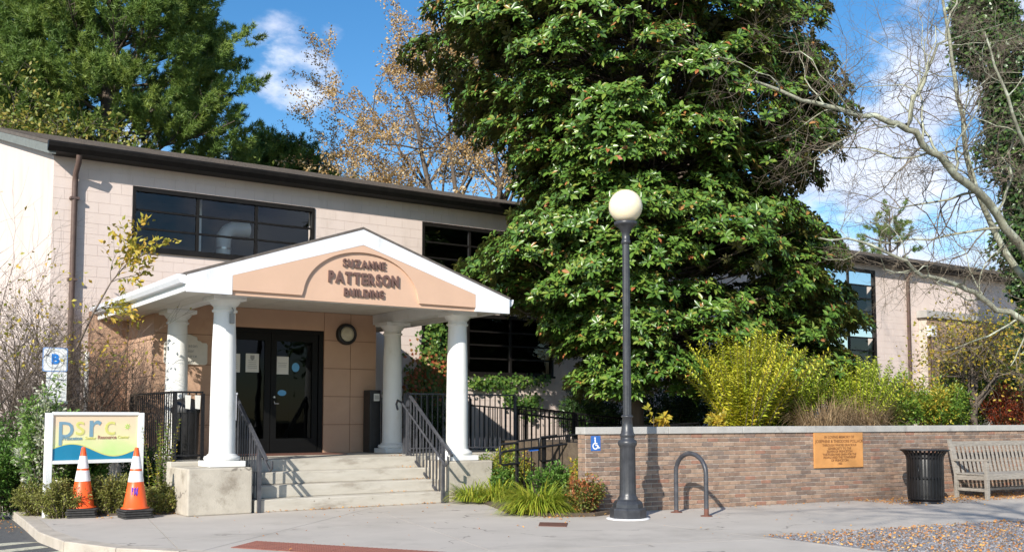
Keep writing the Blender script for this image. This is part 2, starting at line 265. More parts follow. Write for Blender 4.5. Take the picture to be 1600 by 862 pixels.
# ------------------------------------------------------------------ scene graph helpers
ORG = {}
def tag(o, label=None, cat=None, group=None, kind=None):
    if label: o['label'] = label
    if cat: o['category'] = cat
    if group: o['group'] = group
    if kind: o['kind'] = kind
    return o
def thing(name, label, cat, loc=(0, 0, 0), group=None, kind=None):
    o = bpy.data.objects.new(name, None); o.empty_display_size = .2; o.location = loc; COL.objects.link(o); ORG[o.name] = Vector(loc)
    return tag(o, label, cat, group, kind)
def link(name, me, parent=None, org=None, kind=None):
    o = bpy.data.objects.new(name, me); COL.objects.link(o)
    if parent is not None: o.parent = parent; ORG[o.name] = ORG[parent.name]
    else:
        o.location = org or (0, 0, 0); ORG[o.name] = Vector(o.location)
    if kind: o['kind'] = kind
    return o
class MB:
    """collects faces in world coordinates, builds one mesh"""
    def __init__(s): s.v = []; s.f = []; s.m = []; s.sm = []; s.cur = 0; s.smooth = False
    def _add(s, vs, fs):
        b = len(s.v); s.v += [tuple(x) for x in vs]
        for f in fs: s.f.append([i+b for i in f]); s.m.append(s.cur); s.sm.append(s.smooth)
        return s
    def box(s, x0, x1, y0, y1, z0, z1, rz=0, c=None, skip=()):
        vs = [(x, y, z) for z in (z0, z1) for x, y in ((x0, y0), (x1, y0), (x1, y1), (x0, y1))]
        if rz:
            cx, cy = c if c else ((x0+x1)/2, (y0+y1)/2); k, q = math.cos(rz), math.sin(rz)
            vs = [(cx+(x-cx)*k-(y-cy)*q, cy+(x-cx)*q+(y-cy)*k, z) for x, y, z in vs]
        fs = {'b': (3, 2, 1, 0), 't': (4, 5, 6, 7), 'f': (0, 1, 5, 4), 'r': (1, 2, 6, 5), 'k': (2, 3, 7, 6), 'l': (3, 0, 4, 7)}
        return s._add(vs, [f for k_, f in fs.items() if k_ not in skip])
    def bar(s, a, b, w, h, up=(0, 0, 1)):
        """rectangular bar from a to b; w across, h along up"""
        a, b = Vector(a), Vector(b); d = (b-a).normalized(); u = Vector(up)
        if abs(d.dot(u)) > .99: u = Vector((0, 1, 0))
        sd_ = d.cross(u).normalized(); u = sd_.cross(d)
        vs = [p+sd_*(i*w/2)+u*(j*h/2) for p in (a, b) for i, j in ((-1, -1), (1, -1), (1, 1), (-1, 1))]
        return s._add(vs, [(0, 1, 2, 3), (7, 6, 5, 4), (0, 4, 5, 1), (1, 5, 6, 2), (2, 6, 7, 3), (3, 7, 4, 0)])
    def tube(s, pts, r, n=8, cap=True):
        pts = [Vector(p) for p in pts]; rr = r if isinstance(r, (list, tuple)) else [r]*len(pts)
        vs = []; pr = None
        for i, p in enumerate(pts):
            d = (pts[min(i+1, len(pts)-1)]-pts[max(i-1, 0)]).normalized()
            if pr is None: pr = d.orthogonal().normalized()
            pr = (pr-d*pr.dot(d)).normalized(); q = d.cross(pr)
            for k in range(n):
                a = 2*math.pi*k/n; vs.append(p+(pr*math.cos(a)+q*math.sin(a))*rr[i])
        fs = [(i*n+k, i*n+(k+1) % n, (i+1)*n+(k+1) % n, (i+1)*n+k) for i in range(len(pts)-1) for k in range(n)]
        sm, s.smooth = s.smooth, True; s._add(vs, fs); s.smooth = sm
        if cap: s._add(vs[:n][::-1], [tuple(range(n))]); s._add(vs[-n:], [tuple(range(n))])
        return s
    def lathe(s, c, prof, n=32, smooth=True, rmod=None):
        vs = []
        for r, z in prof:
            for k in range(n):
                a = 2*math.pi*k/n; q = r*(rmod(k, z) if rmod else 1)
                vs.append((c[0]+q*math.cos(a), c[1]+q*math.sin(a), c[2]+z))
        fs = [(i*n+k, i*n+(k+1) % n, (i+1)*n+(k+1) % n, (i+1)*n+k) for i in range(len(prof)-1) for k in range(n)]
        sm, s.smooth = s.smooth, smooth; s._add(vs, fs); s.smooth = sm
        s._add(vs[:n][::-1], [tuple(range(n))]); s._add(vs[-n:], [tuple(range(n))]); return s
    def prism(s, poly, a, b, axis='y', fn=None):
        """poly of 2D points extruded; axis y: (x,z) from y=a to b; z: (x,y) from z=a to b; fn overrides mapping"""
        n = len(poly)
        f = fn or ({'y': lambda p, t: (p[0], t, p[1]), 'z': lambda p, t: (p[0], p[1], t), 'x': lambda p, t: (t, p[0], p[1])}[axis])
        vs = [f(p, a) for p in poly]+[f(p, b) for p in poly]
        return s._add(vs, [tuple(range(n)), tuple(range(2*n-1, n-1, -1))]+[(i, i+n, (i+1) % n+n, (i+1) % n) for i in range(n)])
    def mesh(s, name, mats, off=Vector((0, 0, 0))):
        me = bpy.data.meshes.new(name)
        o = Vector(off)
        me.from_pydata([(x-o.x, y-o.y, z-o.z) for x, y, z in s.v], [], s.f)
        for m in (mats if isinstance(mats, (list, tuple)) else [mats]): me.materials.append(m if not isinstance(m, str) else MT[m])
        me.polygons.foreach_set('material_index', s.m); me.polygons.foreach_set('use_smooth', s.sm); me.update()
        import bmesh
        bm = bmesh.new(); bm.from_mesh(me); bmesh.ops.recalc_face_normals(bm, faces=bm.faces); bm.to_mesh(me); bm.free()
        return me
    def build(s, name, mats, parent=None, org=None, kind=None, bevel=0):
        off = ORG[parent.name] if parent is not None else Vector(org or (0, 0, 0))
        o = link(name, s.mesh(name, mats, off), parent, org, kind)
        if bevel:
            b = o.modifiers.new('bevel', 'BEVEL'); b.width = bevel; b.segments = 2; b.limit_method = 'ANGLE'
        return o
def copy_tree(o, parent=None, loc=None, rz=None):
    c = o.copy(); COL.objects.link(c); c.parent = parent
    if parent is None:
        if loc is not None: c.location = loc
        if rz is not None: c.rotation_euler.z = rz
    for ch in o.children: copy_tree(ch, c)
    return c
def nmesh(name, V, F, mats, var=None, smooth=False, off=(0, 0, 0)):
    """fast mesh from numpy: V (n,3), F (m,k)"""
    me = bpy.data.meshes.new(name); V = np.asarray(V, np.float32)-np.asarray(off, np.float32); F = np.asarray(F, np.int32); k = F.shape[1]
    me.vertices.add(len(V)); me.vertices.foreach_set('co', V.ravel())
    me.loops.add(F.size); me.loops.foreach_set('vertex_index', F.ravel())
    me.polygons.add(len(F)); me.polygons.foreach_set('loop_start', np.arange(0, F.size, k, dtype=np.int32))
    if smooth: me.polygons.foreach_set('use_smooth', np.ones(len(F), bool))
    me.update(calc_edges=True)
    if var is not None:
        a = me.attributes.new('var', 'FLOAT', 'POINT'); a.data.foreach_set('value', np.asarray(var, np.float32))
    me.materials.append(MT[mats] if isinstance(mats, str) else mats)
    return me
def nobj(name, V, F, m, parent=None, var=None, smooth=False, org=None, kind=None):
    off = ORG[parent.name] if parent is not None else (org or (0, 0, 0))
    return link(name, nmesh(name, V, F, m, var, smooth, off), parent, org, kind)
def unit(a): return a/np.maximum(np.linalg.norm(a, axis=-1, keepdims=True), 1e-9)
LEAF = np.array([(0, 0, 0), (.45, .5, .10), (.5, 0, -.05), (.45, -.5, .10), (1, 0, -.08)]); LEAF_F = np.array([(0, 2, 1), (0, 3, 2), (1, 2, 4), (2, 3, 4)])
LEAFX = np.array([(0, 0, 0), (.28, .38, .06), (.65, .45, .04), (1, 0, -.16), (.65, -.45, .04), (.28, -.38, .06), (.5, 0, -.06)])
LEAFX_F = np.array([(0, 6, 1), (1, 6, 2), (2, 6, 3), (3, 6, 4), (4, 6, 5), (5, 6, 0)])
TRI = np.array([(0, .5, 0), (0, -.5, 0), (1, 0, 0)]); TRI_F = np.array([(0, 1, 2)])
def leafgeo(P, D, U, L, W, tmpl=LEAF, tf=LEAF_F, var=None):
    """leaves at P pointing along D, face normal near U"""
    n = len(P); D = unit(D); Sd = unit(np.cross(U, D)); Nn = np.cross(D, Sd)
    L = np.broadcast_to(L, n)[:, None, None]; W = np.broadcast_to(W, n)[:, None, None]
    V = P[:, None]+D[:, None]*tmpl[None, :, 0:1]*L+Sd[:, None]*tmpl[None, :, 1:2]*W+Nn[:, None]*tmpl[None, :, 2:3]*L
    k = len(tmpl); F = tf[None]+(np.arange(n)*k)[:, None, None]
    if var is None: var = rng.random(n)
    return V.reshape(-1, 3), F.reshape(-1, 3), np.repeat(var, k)
def rdir(n, zmin=-1):
    z = rng.uniform(zmin, 1, n); a = rng.uniform(0, 2*np.pi, n); r = np.sqrt(1-z*z)
    return np.stack([r*np.cos(a), r*np.sin(a), z], 1)
class Tubes:
    def __init__(s): s.V = []; s.F = []; s.n = 0
    def add(s, pts, rad, n=5):
        pts = np.asarray(pts, float); rad = np.asarray(rad, float); m = len(pts)
        d = unit(np.gradient(pts, axis=0)); a = np.cross(d, [.31, .17, .93]); a = unit(a); b = np.cross(d, a)
        t = np.arange(n)*2*np.pi/n
        ring = pts[:, None]+rad[:, None, None]*(a[:, None]*np.cos(t)[None, :, None]+b[:, None]*np.sin(t)[None, :, None])
        i = np.arange(m-1)[:, None]*n; k = np.arange(n)[None]; k2 = (k+1) % n
        F = np.stack([i+k, i+k2, i+n+k2, i+n+k], -1).reshape(-1, 4)
        s.V.append(ring.reshape(-1, 3)); s.F.append(F+s.n); s.n += m*n
    def obj(s, name, m, parent=None, kind=None):
        return nobj(name, np.concatenate(s.V), np.concatenate(s.F), m, parent, smooth=True, kind=kind)
def grow(T, rg, p, d, L, r, lv, maxlv, tips, nch=(3, 5), spread=.75, up=.0, wob=.16, shrink=.62, rshrink=.55, sides=(8, 6, 4, 3, 3, 3), start=.3, endr=.35, seg=7, bound=None):
    p = np.array(p, float); d = np.array(d, float); d /= np.linalg.norm(d)
    pts = [p.copy()]; ds = [d.copy()]
    for i in range(seg):
        d = d+rg.normal(0, wob, 3)+np.array([0, 0, up]); d /= np.linalg.norm(d); p = p+d*L/seg
        if bound is not None and not bound(p) and i > 1: break
        pts.append(p.copy()); ds.append(d.copy())
    rad = np.linspace(r, r*endr, len(pts)); (getattr(T, 'fine', T) if lv >= 3 else T).add(pts, rad, sides[min(lv, 5)])
    if lv >= maxlv-1: tips.append((np.array(pts), np.array(ds)))
    if lv >= maxlv: return
    for c in range(rg.integers(nch[0], nch[1]+1)):
        f = start+(1-start)*(c+rg.random())/nch[1]; f = min(f, .98)*(len(pts)-1); i = min(int(f), len(pts)-2); q = pts[i]+(pts[i+1]-pts[i])*(f-i)
        base = ds[i]; o = rg.normal(0, 1, 3); o -= base*o.dot(base); o /= np.linalg.norm(o)
        nd = base*(1-spread*.55)+o*spread
        grow(T, rg, q, nd, L*shrink*rg.uniform(.75, 1.2), max(r*rshrink*(1-.4*f/len(pts)), .0022), lv+1, maxlv, tips, nch, spread, up, wob, shrink, rshrink, sides, start, endr, max(4, seg-1), bound)
def clip(poly, nx, ny, c):
    """keep nx*x+ny*y<=c"""
    o = []
    for i in range(len(poly)):
        a, b = poly[i], poly[(i+1) % len(poly)]; da, db = nx*a[0]+ny*a[1]-c, nx*b[0]+ny*b[1]-c
        if da <= 0: o.append(a)
        if da*db < 0: t = da/(da-db); o.append((a[0]+t*(b[0]-a[0]), a[1]+t*(b[1]-a[1])))
    return o
def pj(x, y, z):
    v = Vector((x, y, z-EYE)); fw = Vector((math.sin(YAW)*math.cos(PITCH), math.cos(YAW)*math.cos(PITCH), math.sin(PITCH)))
    rt = Vector((math.cos(YAW), -math.sin(YAW), 0)); up = rt.cross(fw); c = v.dot(fw)
    return (CX+FPX*v.dot(rt)/c, CY-FPX*v.dot(up)/c, c) if c > .1 else (-9999, -9999, -1)
def text(s, size, m, parent, loc, rz=0, extrude=.004, bold=0, name='lettering', align='CENTER', sx=1, flat=False, tilt=None, space=1):
    """lettering standing upright, facing -y turned by rz"""
    c = bpy.data.curves.new(name, 'FONT'); c.body = s; c.size = size; c.extrude = extrude; c.offset = bold; c.align_x = align; c.align_y = 'CENTER'; c.space_character = space; c.resolution_u = 3
    t = bpy.data.objects.new(name, c); COL.objects.link(t); bpy.context.view_layer.update()
    me = bpy.data.meshes.new_from_object(t.evaluated_get(bpy.context.evaluated_depsgraph_get())); bpy.data.objects.remove(t); bpy.data.curves.remove(c)
    me.materials.clear(); me.materials.append(MT[m]); me.name = name
    mtx = Matrix.Rotation(rz, 4, 'Z') @ Matrix.Rotation(R(90), 4, 'X') @ Matrix.Diagonal((sx, 1, 1, 1))
    if tilt: mtx = tilt
    me.transform(Matrix.Translation(Vector(loc)-ORG[parent.name]) @ mtx)
    return link(name, me, parent)
def masonry(parent, p0, u, length, z0, nc, bw, bh, gap, m, proud, openings=(), name='brick', limit=300, jit=.002, backing=None, thick=None, ends=()):
    """courses of pieces laid on a vertical face starting at p0 running along u (unit 2D), outward normal to the right of u.
    the largest in view are objects, the rest one joined part"""
    ang = math.atan2(u[1], u[0]); nx, ny = u[1], -u[0]; items = []
    for c in range(nc):
        za, zb = z0+c*bh+gap/2, z0+(c+1)*bh-gap/2; zm = (za+zb)/2
        spans = [(0, length)]
        for (a, b, lo, hi) in openings:
            if lo < zm < hi:
                ns = []
                for s0, s1 in spans:
                    if b <= s0 or a >= s1: ns.append((s0, s1))
                    else:
                        if a > s0: ns.append((s0, a))
                        if b < s1: ns.append((b, s1))
                spans = ns
        off = (c % 2)*bw/2
        for s0, s1 in spans:
            k = math.floor((s0-off)/bw)
            while off+k*bw < s1:
                a, b = max(s0, off+k*bw)+gap/2, min(s1, off+(k+1)*bw)-gap/2; k += 1
                if b-a > gap*2: items.append((a, b, za, zb))
    sc = []
    for it in items:
        a, b, za, zb = it; x, y, d = pj(p0[0]+u[0]*(a+b)/2, p0[1]+u[1]*(a+b)/2, (za+zb)/2)
        vis = d > 0 and -30 < x < 1630 and -20 < y < 880
        sc.append(((b-a)*(zb-za)/d/d if vis else -1))
    order = sorted(range(len(items)), key=lambda i: -sc[i]); cache = {}; rest = MB(); var = []
    for rank, i in enumerate(order):
        a, b, za, zb = items[i]; pr = proud+random.uniform(-jit, jit); mx_, my_ = p0[0]+u[0]*(a+b)/2, p0[1]+u[1]*(a+b)/2
        if rank < limit and sc[i] > 0:
            key = (round(b-a, 2), round(zb-za, 3))
            if key not in cache:
                q = MB(); q.box(-(b-a)/2, (b-a)/2, -proud, .004, -(zb-za)/2, (zb-za)/2, skip=('k',)); cache[key] = q.mesh(name, m)
            o = bpy.data.objects.new(name, cache[key]); COL.objects.link(o); o.parent = parent
            og = ORG[parent.name]; o.location = (mx_-og.x+nx*(pr-proud), my_-og.y+ny*(pr-proud), (za+zb)/2-og.z); o.rotation_euler.z = ang
        else:
            q0 = len(rest.v); rest.box(mx_-(b-a)/2, mx_+(b-a)/2, my_-pr, my_+.004, za, zb, rz=ang, c=(mx_, my_), skip=('k',)); var += [random.random()]*(len(rest.v)-q0)
    if rest.v:
        o = rest.build(name+'work', m, parent, kind='stuff')
        at = o.data.attributes.new('var', 'FLOAT', 'POINT'); at.data.foreach_set('value', var)

# ================================================================== GROUND
RZ = -.12                                           # level of the road
g = MB(); g._add([(-600, -600, -.20), (900, -600, -.20), (900, 900, -.20), (-600, 900, -.20)], [(0, 1, 2, 3)]); g.build('ground', 'ground', kind='structure')
g = MB(); g._add([(-40, -40, RZ), (60, -60, RZ), (10.5, -.2, RZ), (5.6, 7.4, RZ), (3.8, 10.9, RZ), (3.2, 15.5, RZ), (3.2, 40, RZ), (-40, 40, RZ)], [tuple(range(8))]); g.build('road', 'asphalt', kind='structure')
# kerb: outer and inner edge of the stone
KO = [(2.70, 30), (2.66, 18.1), (2.52, 15.6), (2.40, 13.8), (2.46, 12.6), (2.80, 11.65), (3.28, 10.98), (3.9, 9.95), (5.3, 7.7), (7.4, 4.3), (10.4, -.5), (20, -15.9)]
KI = [(2.88, 30), (2.85, 18.1), (2.72, 15.6), (2.61, 13.9), (2.66, 12.75), (2.96, 11.8), (3.41, 11.09), (4.03, 10.05), (5.44, 7.79), (7.54, 4.39), (10.54, -.41), (20.14, -15.8)]
kerb = thing('kerb', None, None, (2.5, 13, 0)); kerb['kind'] = 'structure'
for i in range(len(KO)-1):
    a, b, c, d = Vector(KO[i]), Vector(KO[i+1]), Vector(KI[i+1]), Vector(KI[i]); L = (b-a).length; ns = max(1, round(L/1.6)) if i > 6 or i == 1 else 1
    for j in range(ns):
        f0, f1 = j/ns+.002, (j+1)/ns-.002; q = MB()
        q.prism([a.lerp(b, f0)[:], a.lerp(b, f1)[:], d.lerp(c, f1)[:], d.lerp(c, f0)[:]], -.16, .004 if i < 6 else 0, 'z'); q.build('kerb_stone', 'kerb', kerb, bevel=.012)
# sidewalk slabs, cut along the tooled joints
base = MB(); walkpoly = [k for k in KI[1:]]+[(60, -15.8), (60, 14.6), (9.7, 14.75), (5.4, 14.9), (2.85, 18.1)]
base.prism([(x, y) for x, y in walkpoly[:-1]], -.17, -.03, 'z')
side = thing('sidewalk', None, None, (6, 12, 0)); side['kind'] = 'structure'; base.build('bedding', 'soil', side)
conv = [[(2.85, 18.1), (2.72, 15.6), (2.61, 13.9), (5.4, 13.9), (5.4, 15.2), (3.9, 15.45), (2.9, 16)],
        [(2.61, 13.9), (2.66, 12.75), (2.96, 11.8), (3.41, 11.09), (4.03, 10.05), (5.44, 7.79), (7.54, 4.39), (10.54, -.41), (14, -6), (14, 13.9)],
        [(5.4, 13.9), (9.7, 13.9), (9.7, 14.95), (5.4, 14.95)], [(9.7, 13.9), (12, 13.9), (12, 14.2), (9.7, 14.6)],
        [(14, -6), (45, -6), (45, 13.9), (14, 13.9)]]
def lineof(a, b):
    dx, dy = b[0]-a[0], b[1]-a[1]; l = math.hypot(dx, dy); nx, ny = dy/l, -dx/l; return nx, ny, nx*a[0]+ny*a[1]
cuts = [lineof((3.57, 10.97), (4.74, 12.09)), lineof((6.59, 11.63), (6.08, 9.45)), lineof((3.84, 14.0), (3.62, 12.78)), lineof((4.74, 12.09), (14, 12.6)), lineof((9.3, 0), (9.32, 8.5)), lineof((9.35, 8.45), (14, 7.75)),
        lineof((12.6, 12), (12.2, 5)), lineof((16, 12), (15.6, 5)), lineof((19.5, 12), (19.1, 5)), lineof((5.6, 9.3), (9.3, 8.2)), lineof((23, 12), (22.6, 5))]
pieces = list(conv)
lim = [(2, 6), (4, 14), (2, 5), (4, 12), (8.9, 9.9), (9.2, 60), (9.5, 60), (14, 60), (14, 60), (5, 9.4), (20, 60)]
for (nx, ny, c), (xa, xb) in zip(cuts, lim):
    nxt = []
    for p in pieces:
        cxm = sum(q[0] for q in p)/len(p)
        A, B = clip(p, nx, ny, c-.005), clip(p, -nx, -ny, -c-.005)
        if len(A) > 2 and len(B) > 2 and xa-3 < cxm < xb+9: nxt += [A, B]
        else: nxt.append(p)
    pieces = nxt
for p in pieces:
    if len(p) > 2:
        q = MB(); q.prism(p, -.12, 0, 'z'); q.build('slab', 'walk', side)
# tactile pad of raised domes
U_, V_ = Vector((.53, -.848)), Vector((-.73, -.683)); P0 = Vector((4.27, 11.39))
pad = thing('tactile_pad', 'brick red tactile warning plate with raised domes set in the pavement at the kerb ramp', 'tactile paving', (4.6, 10.4, 0))
q = MB()
for i in range(4):
    a = P0+U_*(.61*i+.004); b = P0+U_*(.61*(i+1)-.004); q = MB(); q.prism([a[:], b[:], (b+V_*.60)[:], (a+V_*.60)[:]], .001, .007, 'z'); q.build('tile', 'tactile', pad)
TV = []; TF = []; n = 0; prof = [(.0125, .007), (.011, .0105), (.007, .012)]
for i in range(40):
    for j in range(10):
        c = P0+U_*(.03+.0605*i)+V_*(.03+.06*j)
        for r, z in prof:
            for k in range(8): TV.append((c.x+r*math.cos(k*math.pi/4), c.y+r*math.sin(k*math.pi/4), z))
        for l in range(2):
            for k in range(8): TF.append((n+l*8+k, n+l*8+(k+1) % 8, n+l*8+8+(k+1) % 8, n+l*8+8+k))
        TF += [(n+16, n+17, n+18, n+19), (n+19, n+20, n+23, n+16), (n+20, n+21, n+22, n+23)]; n += 24
nobj('dome_field', TV, TF, 'tactile', pad, kind='stuff')
# road paint
hz = thing('road_marking', None, None, (2, 12, RZ)); hz['kind'] = 'structure'
for p in ([(.8, 13.55), (2.12, 13.9), (2.4, 13.78), (1.2, 13.3)], [(1.1, 12.9), (2.35, 13.35), (2.40, 13.15), (1.3, 12.65)], [(1.3, 12.2), (2.5, 12.75), (2.62, 12.55), (1.5, 11.95)], [(1.4, 11.5), (2.75, 12.05), (2.85, 11.8), (1.6, 11.2)]):
    q = MB(); q.prism(p, RZ+.001, RZ+.005, 'z'); q.build('stripe', 'roadpaint', hz)
# iron cover plate in the pavement
q = MB(); q.prism([(7.88, 10.9), (8.12, 10.62), (8.42, 10.98), (8.16, 11.26)], .001, .008, 'z'); cv = q.build('cover_plate', 'rust', org=(8.1, 10.9, 0)); tag(cv, 'rusty square iron cover plate in the pavement before the strap leaf clump', 'cover plate')
# planting beds
def heightbed(name, poly, z, label=None):
    q = MB(); q.prism(poly, -.15, z, 'z'); return q.build(name, 'soil', kind='structure')
heightbed('planting_bed', [(2.87, 18.1), (2.86, 15.85), (3.9, 15.42), (4.5, 15.3), (4.5, 30), (2.9, 30)], .03)
heightbed('planting_bed', [(9.70, 14.62), (10.5, 13.35), (10.7, 13.2), (10.7, 19.9), (9.70, 19.9)], .12)
heightbed('planting_bed', [(8.95, 13.6), (8.55, 12.6), (8.75, 11.75), (9.3, 11.5), (9.75, 11.62), (9.75, 11.83), (9.29, 11.88), (9.35, 12.25), (10.5, 13.3), (9.72, 14.6), (9.3, 14.55)], .05)
q = MB(); q.prism([(10.7, 12.15), (60, 6.2), (60, 19.95), (17.2, 19.95), (17.2, 16.0), (10.7, 16.0)], -.1, .98, 'z'); q.build('planting_bed', 'soil', kind='structure')
# gravel tree pit
q = MB(); GP = [(9.38, 8.42), (24, 6.15), (24, 1.0), (9.4, 1.0)]; q.prism(GP, -.02, .006, 'z'); q.build('gravel_bed', 'gravel', kind='structure')
def inpoly(n, x0, x1, y0, y1, test):
    P = np.stack([rng.uniform(x0, x1, n), rng.uniform(y0, y1, n)], 1); return P[test(P[:, 0], P[:, 1])]
pt = inpoly(30000, 9.35, 19, 4.6, 8.5, lambda x, y: (y < 8.42-(x-9.38)*.1553-.02) & (x > 9.42) & (y > .78*x-3.1))
OC = np.array([(1, 0, 0), (0, 1, 0), (-1, 0, 0), (0, -1, 0), (0, 0, .7), (.5, .5, .45)]); OCF = np.array([(0, 5, 4), (5, 1, 4), (1, 2, 4), (2, 3, 4), (3, 0, 4), (0, 1, 5)])
sz = rng.uniform(.008, .02, len(pt)); a = rng.uniform(0, 6.28, len(pt)); ca, sa = np.cos(a), np.sin(a)
V = np.stack([pt[:, None, 0]+sz[:, None]*(OC[None, :, 0]*ca[:, None]-OC[None, :, 1]*sa[:, None]*.7), pt[:, None, 1]+sz[:, None]*(OC[None, :, 0]*sa[:, None]+OC[None, :, 1]*ca[:, None]*.7), .006+sz[:, None]*OC[None, :, 2]], -1).reshape(-1, 3)
F = (OCF[None]+(np.arange(len(pt))*6)[:, None, None]).reshape(-1, 3)
tag(nobj('gravel', V, F, 'stone', var=np.repeat(rng.random(len(pt)), 6), kind='stuff'), 'grey pebbles filling the tree pit at the right of the pavement', 'gravel')
def litter(P, z, s=(.015, .05)):
    n = len(P); a = rng.uniform(0, 6.28, n); D = np.stack([np.cos(a), np.sin(a), rng.uniform(-.1, .7, n)], 1); U = np.stack([rng.normal(0, .5, n), rng.normal(0, .5, n), np.ones(n)], 1)
    L = rng.uniform(*s, n); return leafgeo(np.stack([P[:, 0], P[:, 1], z+rng.uniform(.004, .02, n)], 1), D, U, L, L*.6)
LP = [inpoly(12500, 9.35, 20, 4.6, 8.6, lambda x, y: (y < 8.5-(x-9.38)*.1553) & (x > 9.35) & (y > .78*x-3.1)),
      inpoly(2600, 11, 26, 9.3, 12, lambda x, y: (y > 11.72-.1228*(x-9.31)-.03-.16*np.abs(rng.normal(0, 1, len(x)))) & (y < 11.84-.1228*(x-9.31))),
      inpoly(6500, 14.6, 22, 9.6, 11.3, lambda x, y: (y > 11.0-.1228*(x-9.31)-.2*np.abs(rng.normal(0, 1, len(x)))) & (y < 11.84-.1228*(x-9.31))),
      inpoly(60, 4, 9, 10, 14.6, lambda x, y: x > 3.5), inpoly(50, 9, 18, 8.6, 11, lambda x, y: x > 0),
      inpoly(120, 5.5, 8.7, 14.66, 14.76, lambda x, y: x > 0), inpoly(90, 3.3, 5.0, 15.0, 15.5, lambda x, y: x > 0), inpoly(170, 8.5, 9.6, 11.4, 12.9, lambda x, y: x > 0), inpoly(60, 2.2, 2.5, 15, 18, lambda x, y: x > 0)]
A = [litter(p, 0 if i != 8 else RZ) for i, p in enumerate(LP)]
st = np.array([(8.4, 15.2, .37), (8.2, 15.16, .37), (8.45, 15.56, .555), (7.0, 15.5, .37), (7.9, 15.0, .185), (8.35, 15.75, .74)]); q_ = []
for c in st: q_.append(litter(np.array([[c[0], c[1]]])+rng.normal(0, 1, (14, 2))*np.array([[.16, .03]]), c[2]))
A += q_
V = np.concatenate([x[0] for x in A]); off = np.cumsum([0]+[len(x[0]) for x in A[:-1]]); F = np.concatenate([x[1]+o for x, o in zip(A, off)]); VR = np.concatenate([x[2] for x in A])
tag(nobj('fallen_leaves', V, F, 'litter', var=VR, kind='stuff'), 'orange fallen leaves scattered over the gravel and along the foot of the brick wall', 'fallen leaves')

# ================================================================== MAIN BUILDING
FY = 20.0; BX0, BX1 = 3.54, 52.0; EZ = 6.30; RY_, RZ_ = 27.0, 8.36
bld = thing('building', 'long pale pink painted block building with dark windows and a grey shingle roof', 'building', (BX0, FY, 0))
OPEN = [(4.95, 8.65, 4.6, 5.8), (11.25, 16.2, 4.6, 5.8), (11.25, 14.9, 2.4, 3.8), (22.5, 27.5, 2.6, 6.0)]
# inner wall faces with real openings
q = MB()
def wallface(q, x0, x1, z0, z1, y0, y1, ops):
    xs = sorted({x0, x1, *[o[0] for o in ops], *[o[1] for o in ops]}); xs = [x for x in xs if x0 <= x <= x1]
    for a, b in zip(xs, xs[1:]):
        m_ = (a+b)/2; hz_ = sorted((o[2], o[3]) for o in ops if o[0] < m_ < o[1]); z = z0
        for lo, hi in hz_:
            if lo > z: q.box(a, b, y0, y1, z, lo)
            z = hi
        if z < z1: q.box(a, b, y0, y1, z, z1)
wallface(q, BX0+.01, BX1, 0, EZ, FY+.004, FY+.3, OPEN); q.box(BX0+.008, BX0+.3, FY+.3, 34, 0, EZ); q.box(BX1-.3, BX1, FY+.3, 34, 0, EZ)
q.prism([(FY+.02, EZ), (34, EZ), (RY_, RZ_-.14)], BX0+.008, BX0+.25, fn=lambda p, t: (t, p[0], p[1]))
q.build('wall', 'block', bld)
masonry(bld, (BX0, FY), (1, 0), 26.2, .0, 31, .4, .2, .005, 'block', .0014, [(o[0]-.002-BX0, o[1]+.002-BX0, o[2]-.01, o[3]+.01) for o in OPEN]+[(4.7-BX0, 9.16-BX0, -.1, 3.4)], 'block', 300, .0006)
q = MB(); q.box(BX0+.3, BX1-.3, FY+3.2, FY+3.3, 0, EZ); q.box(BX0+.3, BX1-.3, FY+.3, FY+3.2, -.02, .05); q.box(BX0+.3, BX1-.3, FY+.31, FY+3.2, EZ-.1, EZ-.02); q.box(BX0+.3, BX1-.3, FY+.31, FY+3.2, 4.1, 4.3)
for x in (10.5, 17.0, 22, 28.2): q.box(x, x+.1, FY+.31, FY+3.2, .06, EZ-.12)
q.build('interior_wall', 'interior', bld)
def window(x0, x1, z0, z1, cols, rows, y=FY, par=bld, fw=.055, name='window'):
    f = thing(name, None, None, (x0, y, z0)); f.parent = par; f.location = Vector((x0, y, z0))-ORG[par.name]
    m = MB(); d0, d1 = y-.025, y+.09
    m.box(x0, x1, d0, d1, z1-.09, z1); m.box(x0, x1, d0, d1, z0, z0+fw); m.box(x0, x0+fw, d0, d1, z0+fw, z1-.09); m.box(x1-fw, x1, d0, d1, z0+fw, z1-.09)
    m.build('frame', 'darktrim', f)
    xs = [x0+fw+(x1-x0-2*fw)*i/cols for i in range(cols+1)]; zs = [z0+fw+(z1-.09-z0-fw)*i/rows for i in range(rows+1)]
    m = MB()
    for x in xs[1:-1]: m.box(x-.028, x+.028, y+.005, y+.075, zs[0], zs[-1])
    for z in zs[1:-1]:
        for a, b in zip(xs, xs[1:]): m.box(a+(.028 if a != xs[0] else 0), b-(.028 if b != xs[-1] else 0), y+.012, y+.07, z-.018, z+.018)
    m.build('glazing_bar', 'darktrim', f)
    m = MB(); m.box(x0-.04, x1+.04, y-.05, y+.05, z0-.05, z0-.002); m.build('sill', 'darktrim', f)
    for a, b in zip(xs, xs[1:]):
        for c, d in zip(zs, zs[1:]):
            m = MB(); ya = y+.04+random.uniform(-.003, .003); t = random.uniform(-.002, .002)
            m._add([(a, ya, c), (b, ya+t, c), (b, ya+t-.002, d), (a, ya-.002, d)], [(0, 1, 2, 3)]); m.build('pane', 'glass', f)
window(4.95, 8.65, 4.6, 5.8, 3, 3); window(11.25, 16.2, 4.6, 5.8, 4, 3); window(11.25, 14.9, 2.4, 3.8, 3, 4); window(22.5, 27.5, 2.6, 6.0, 4, 8)
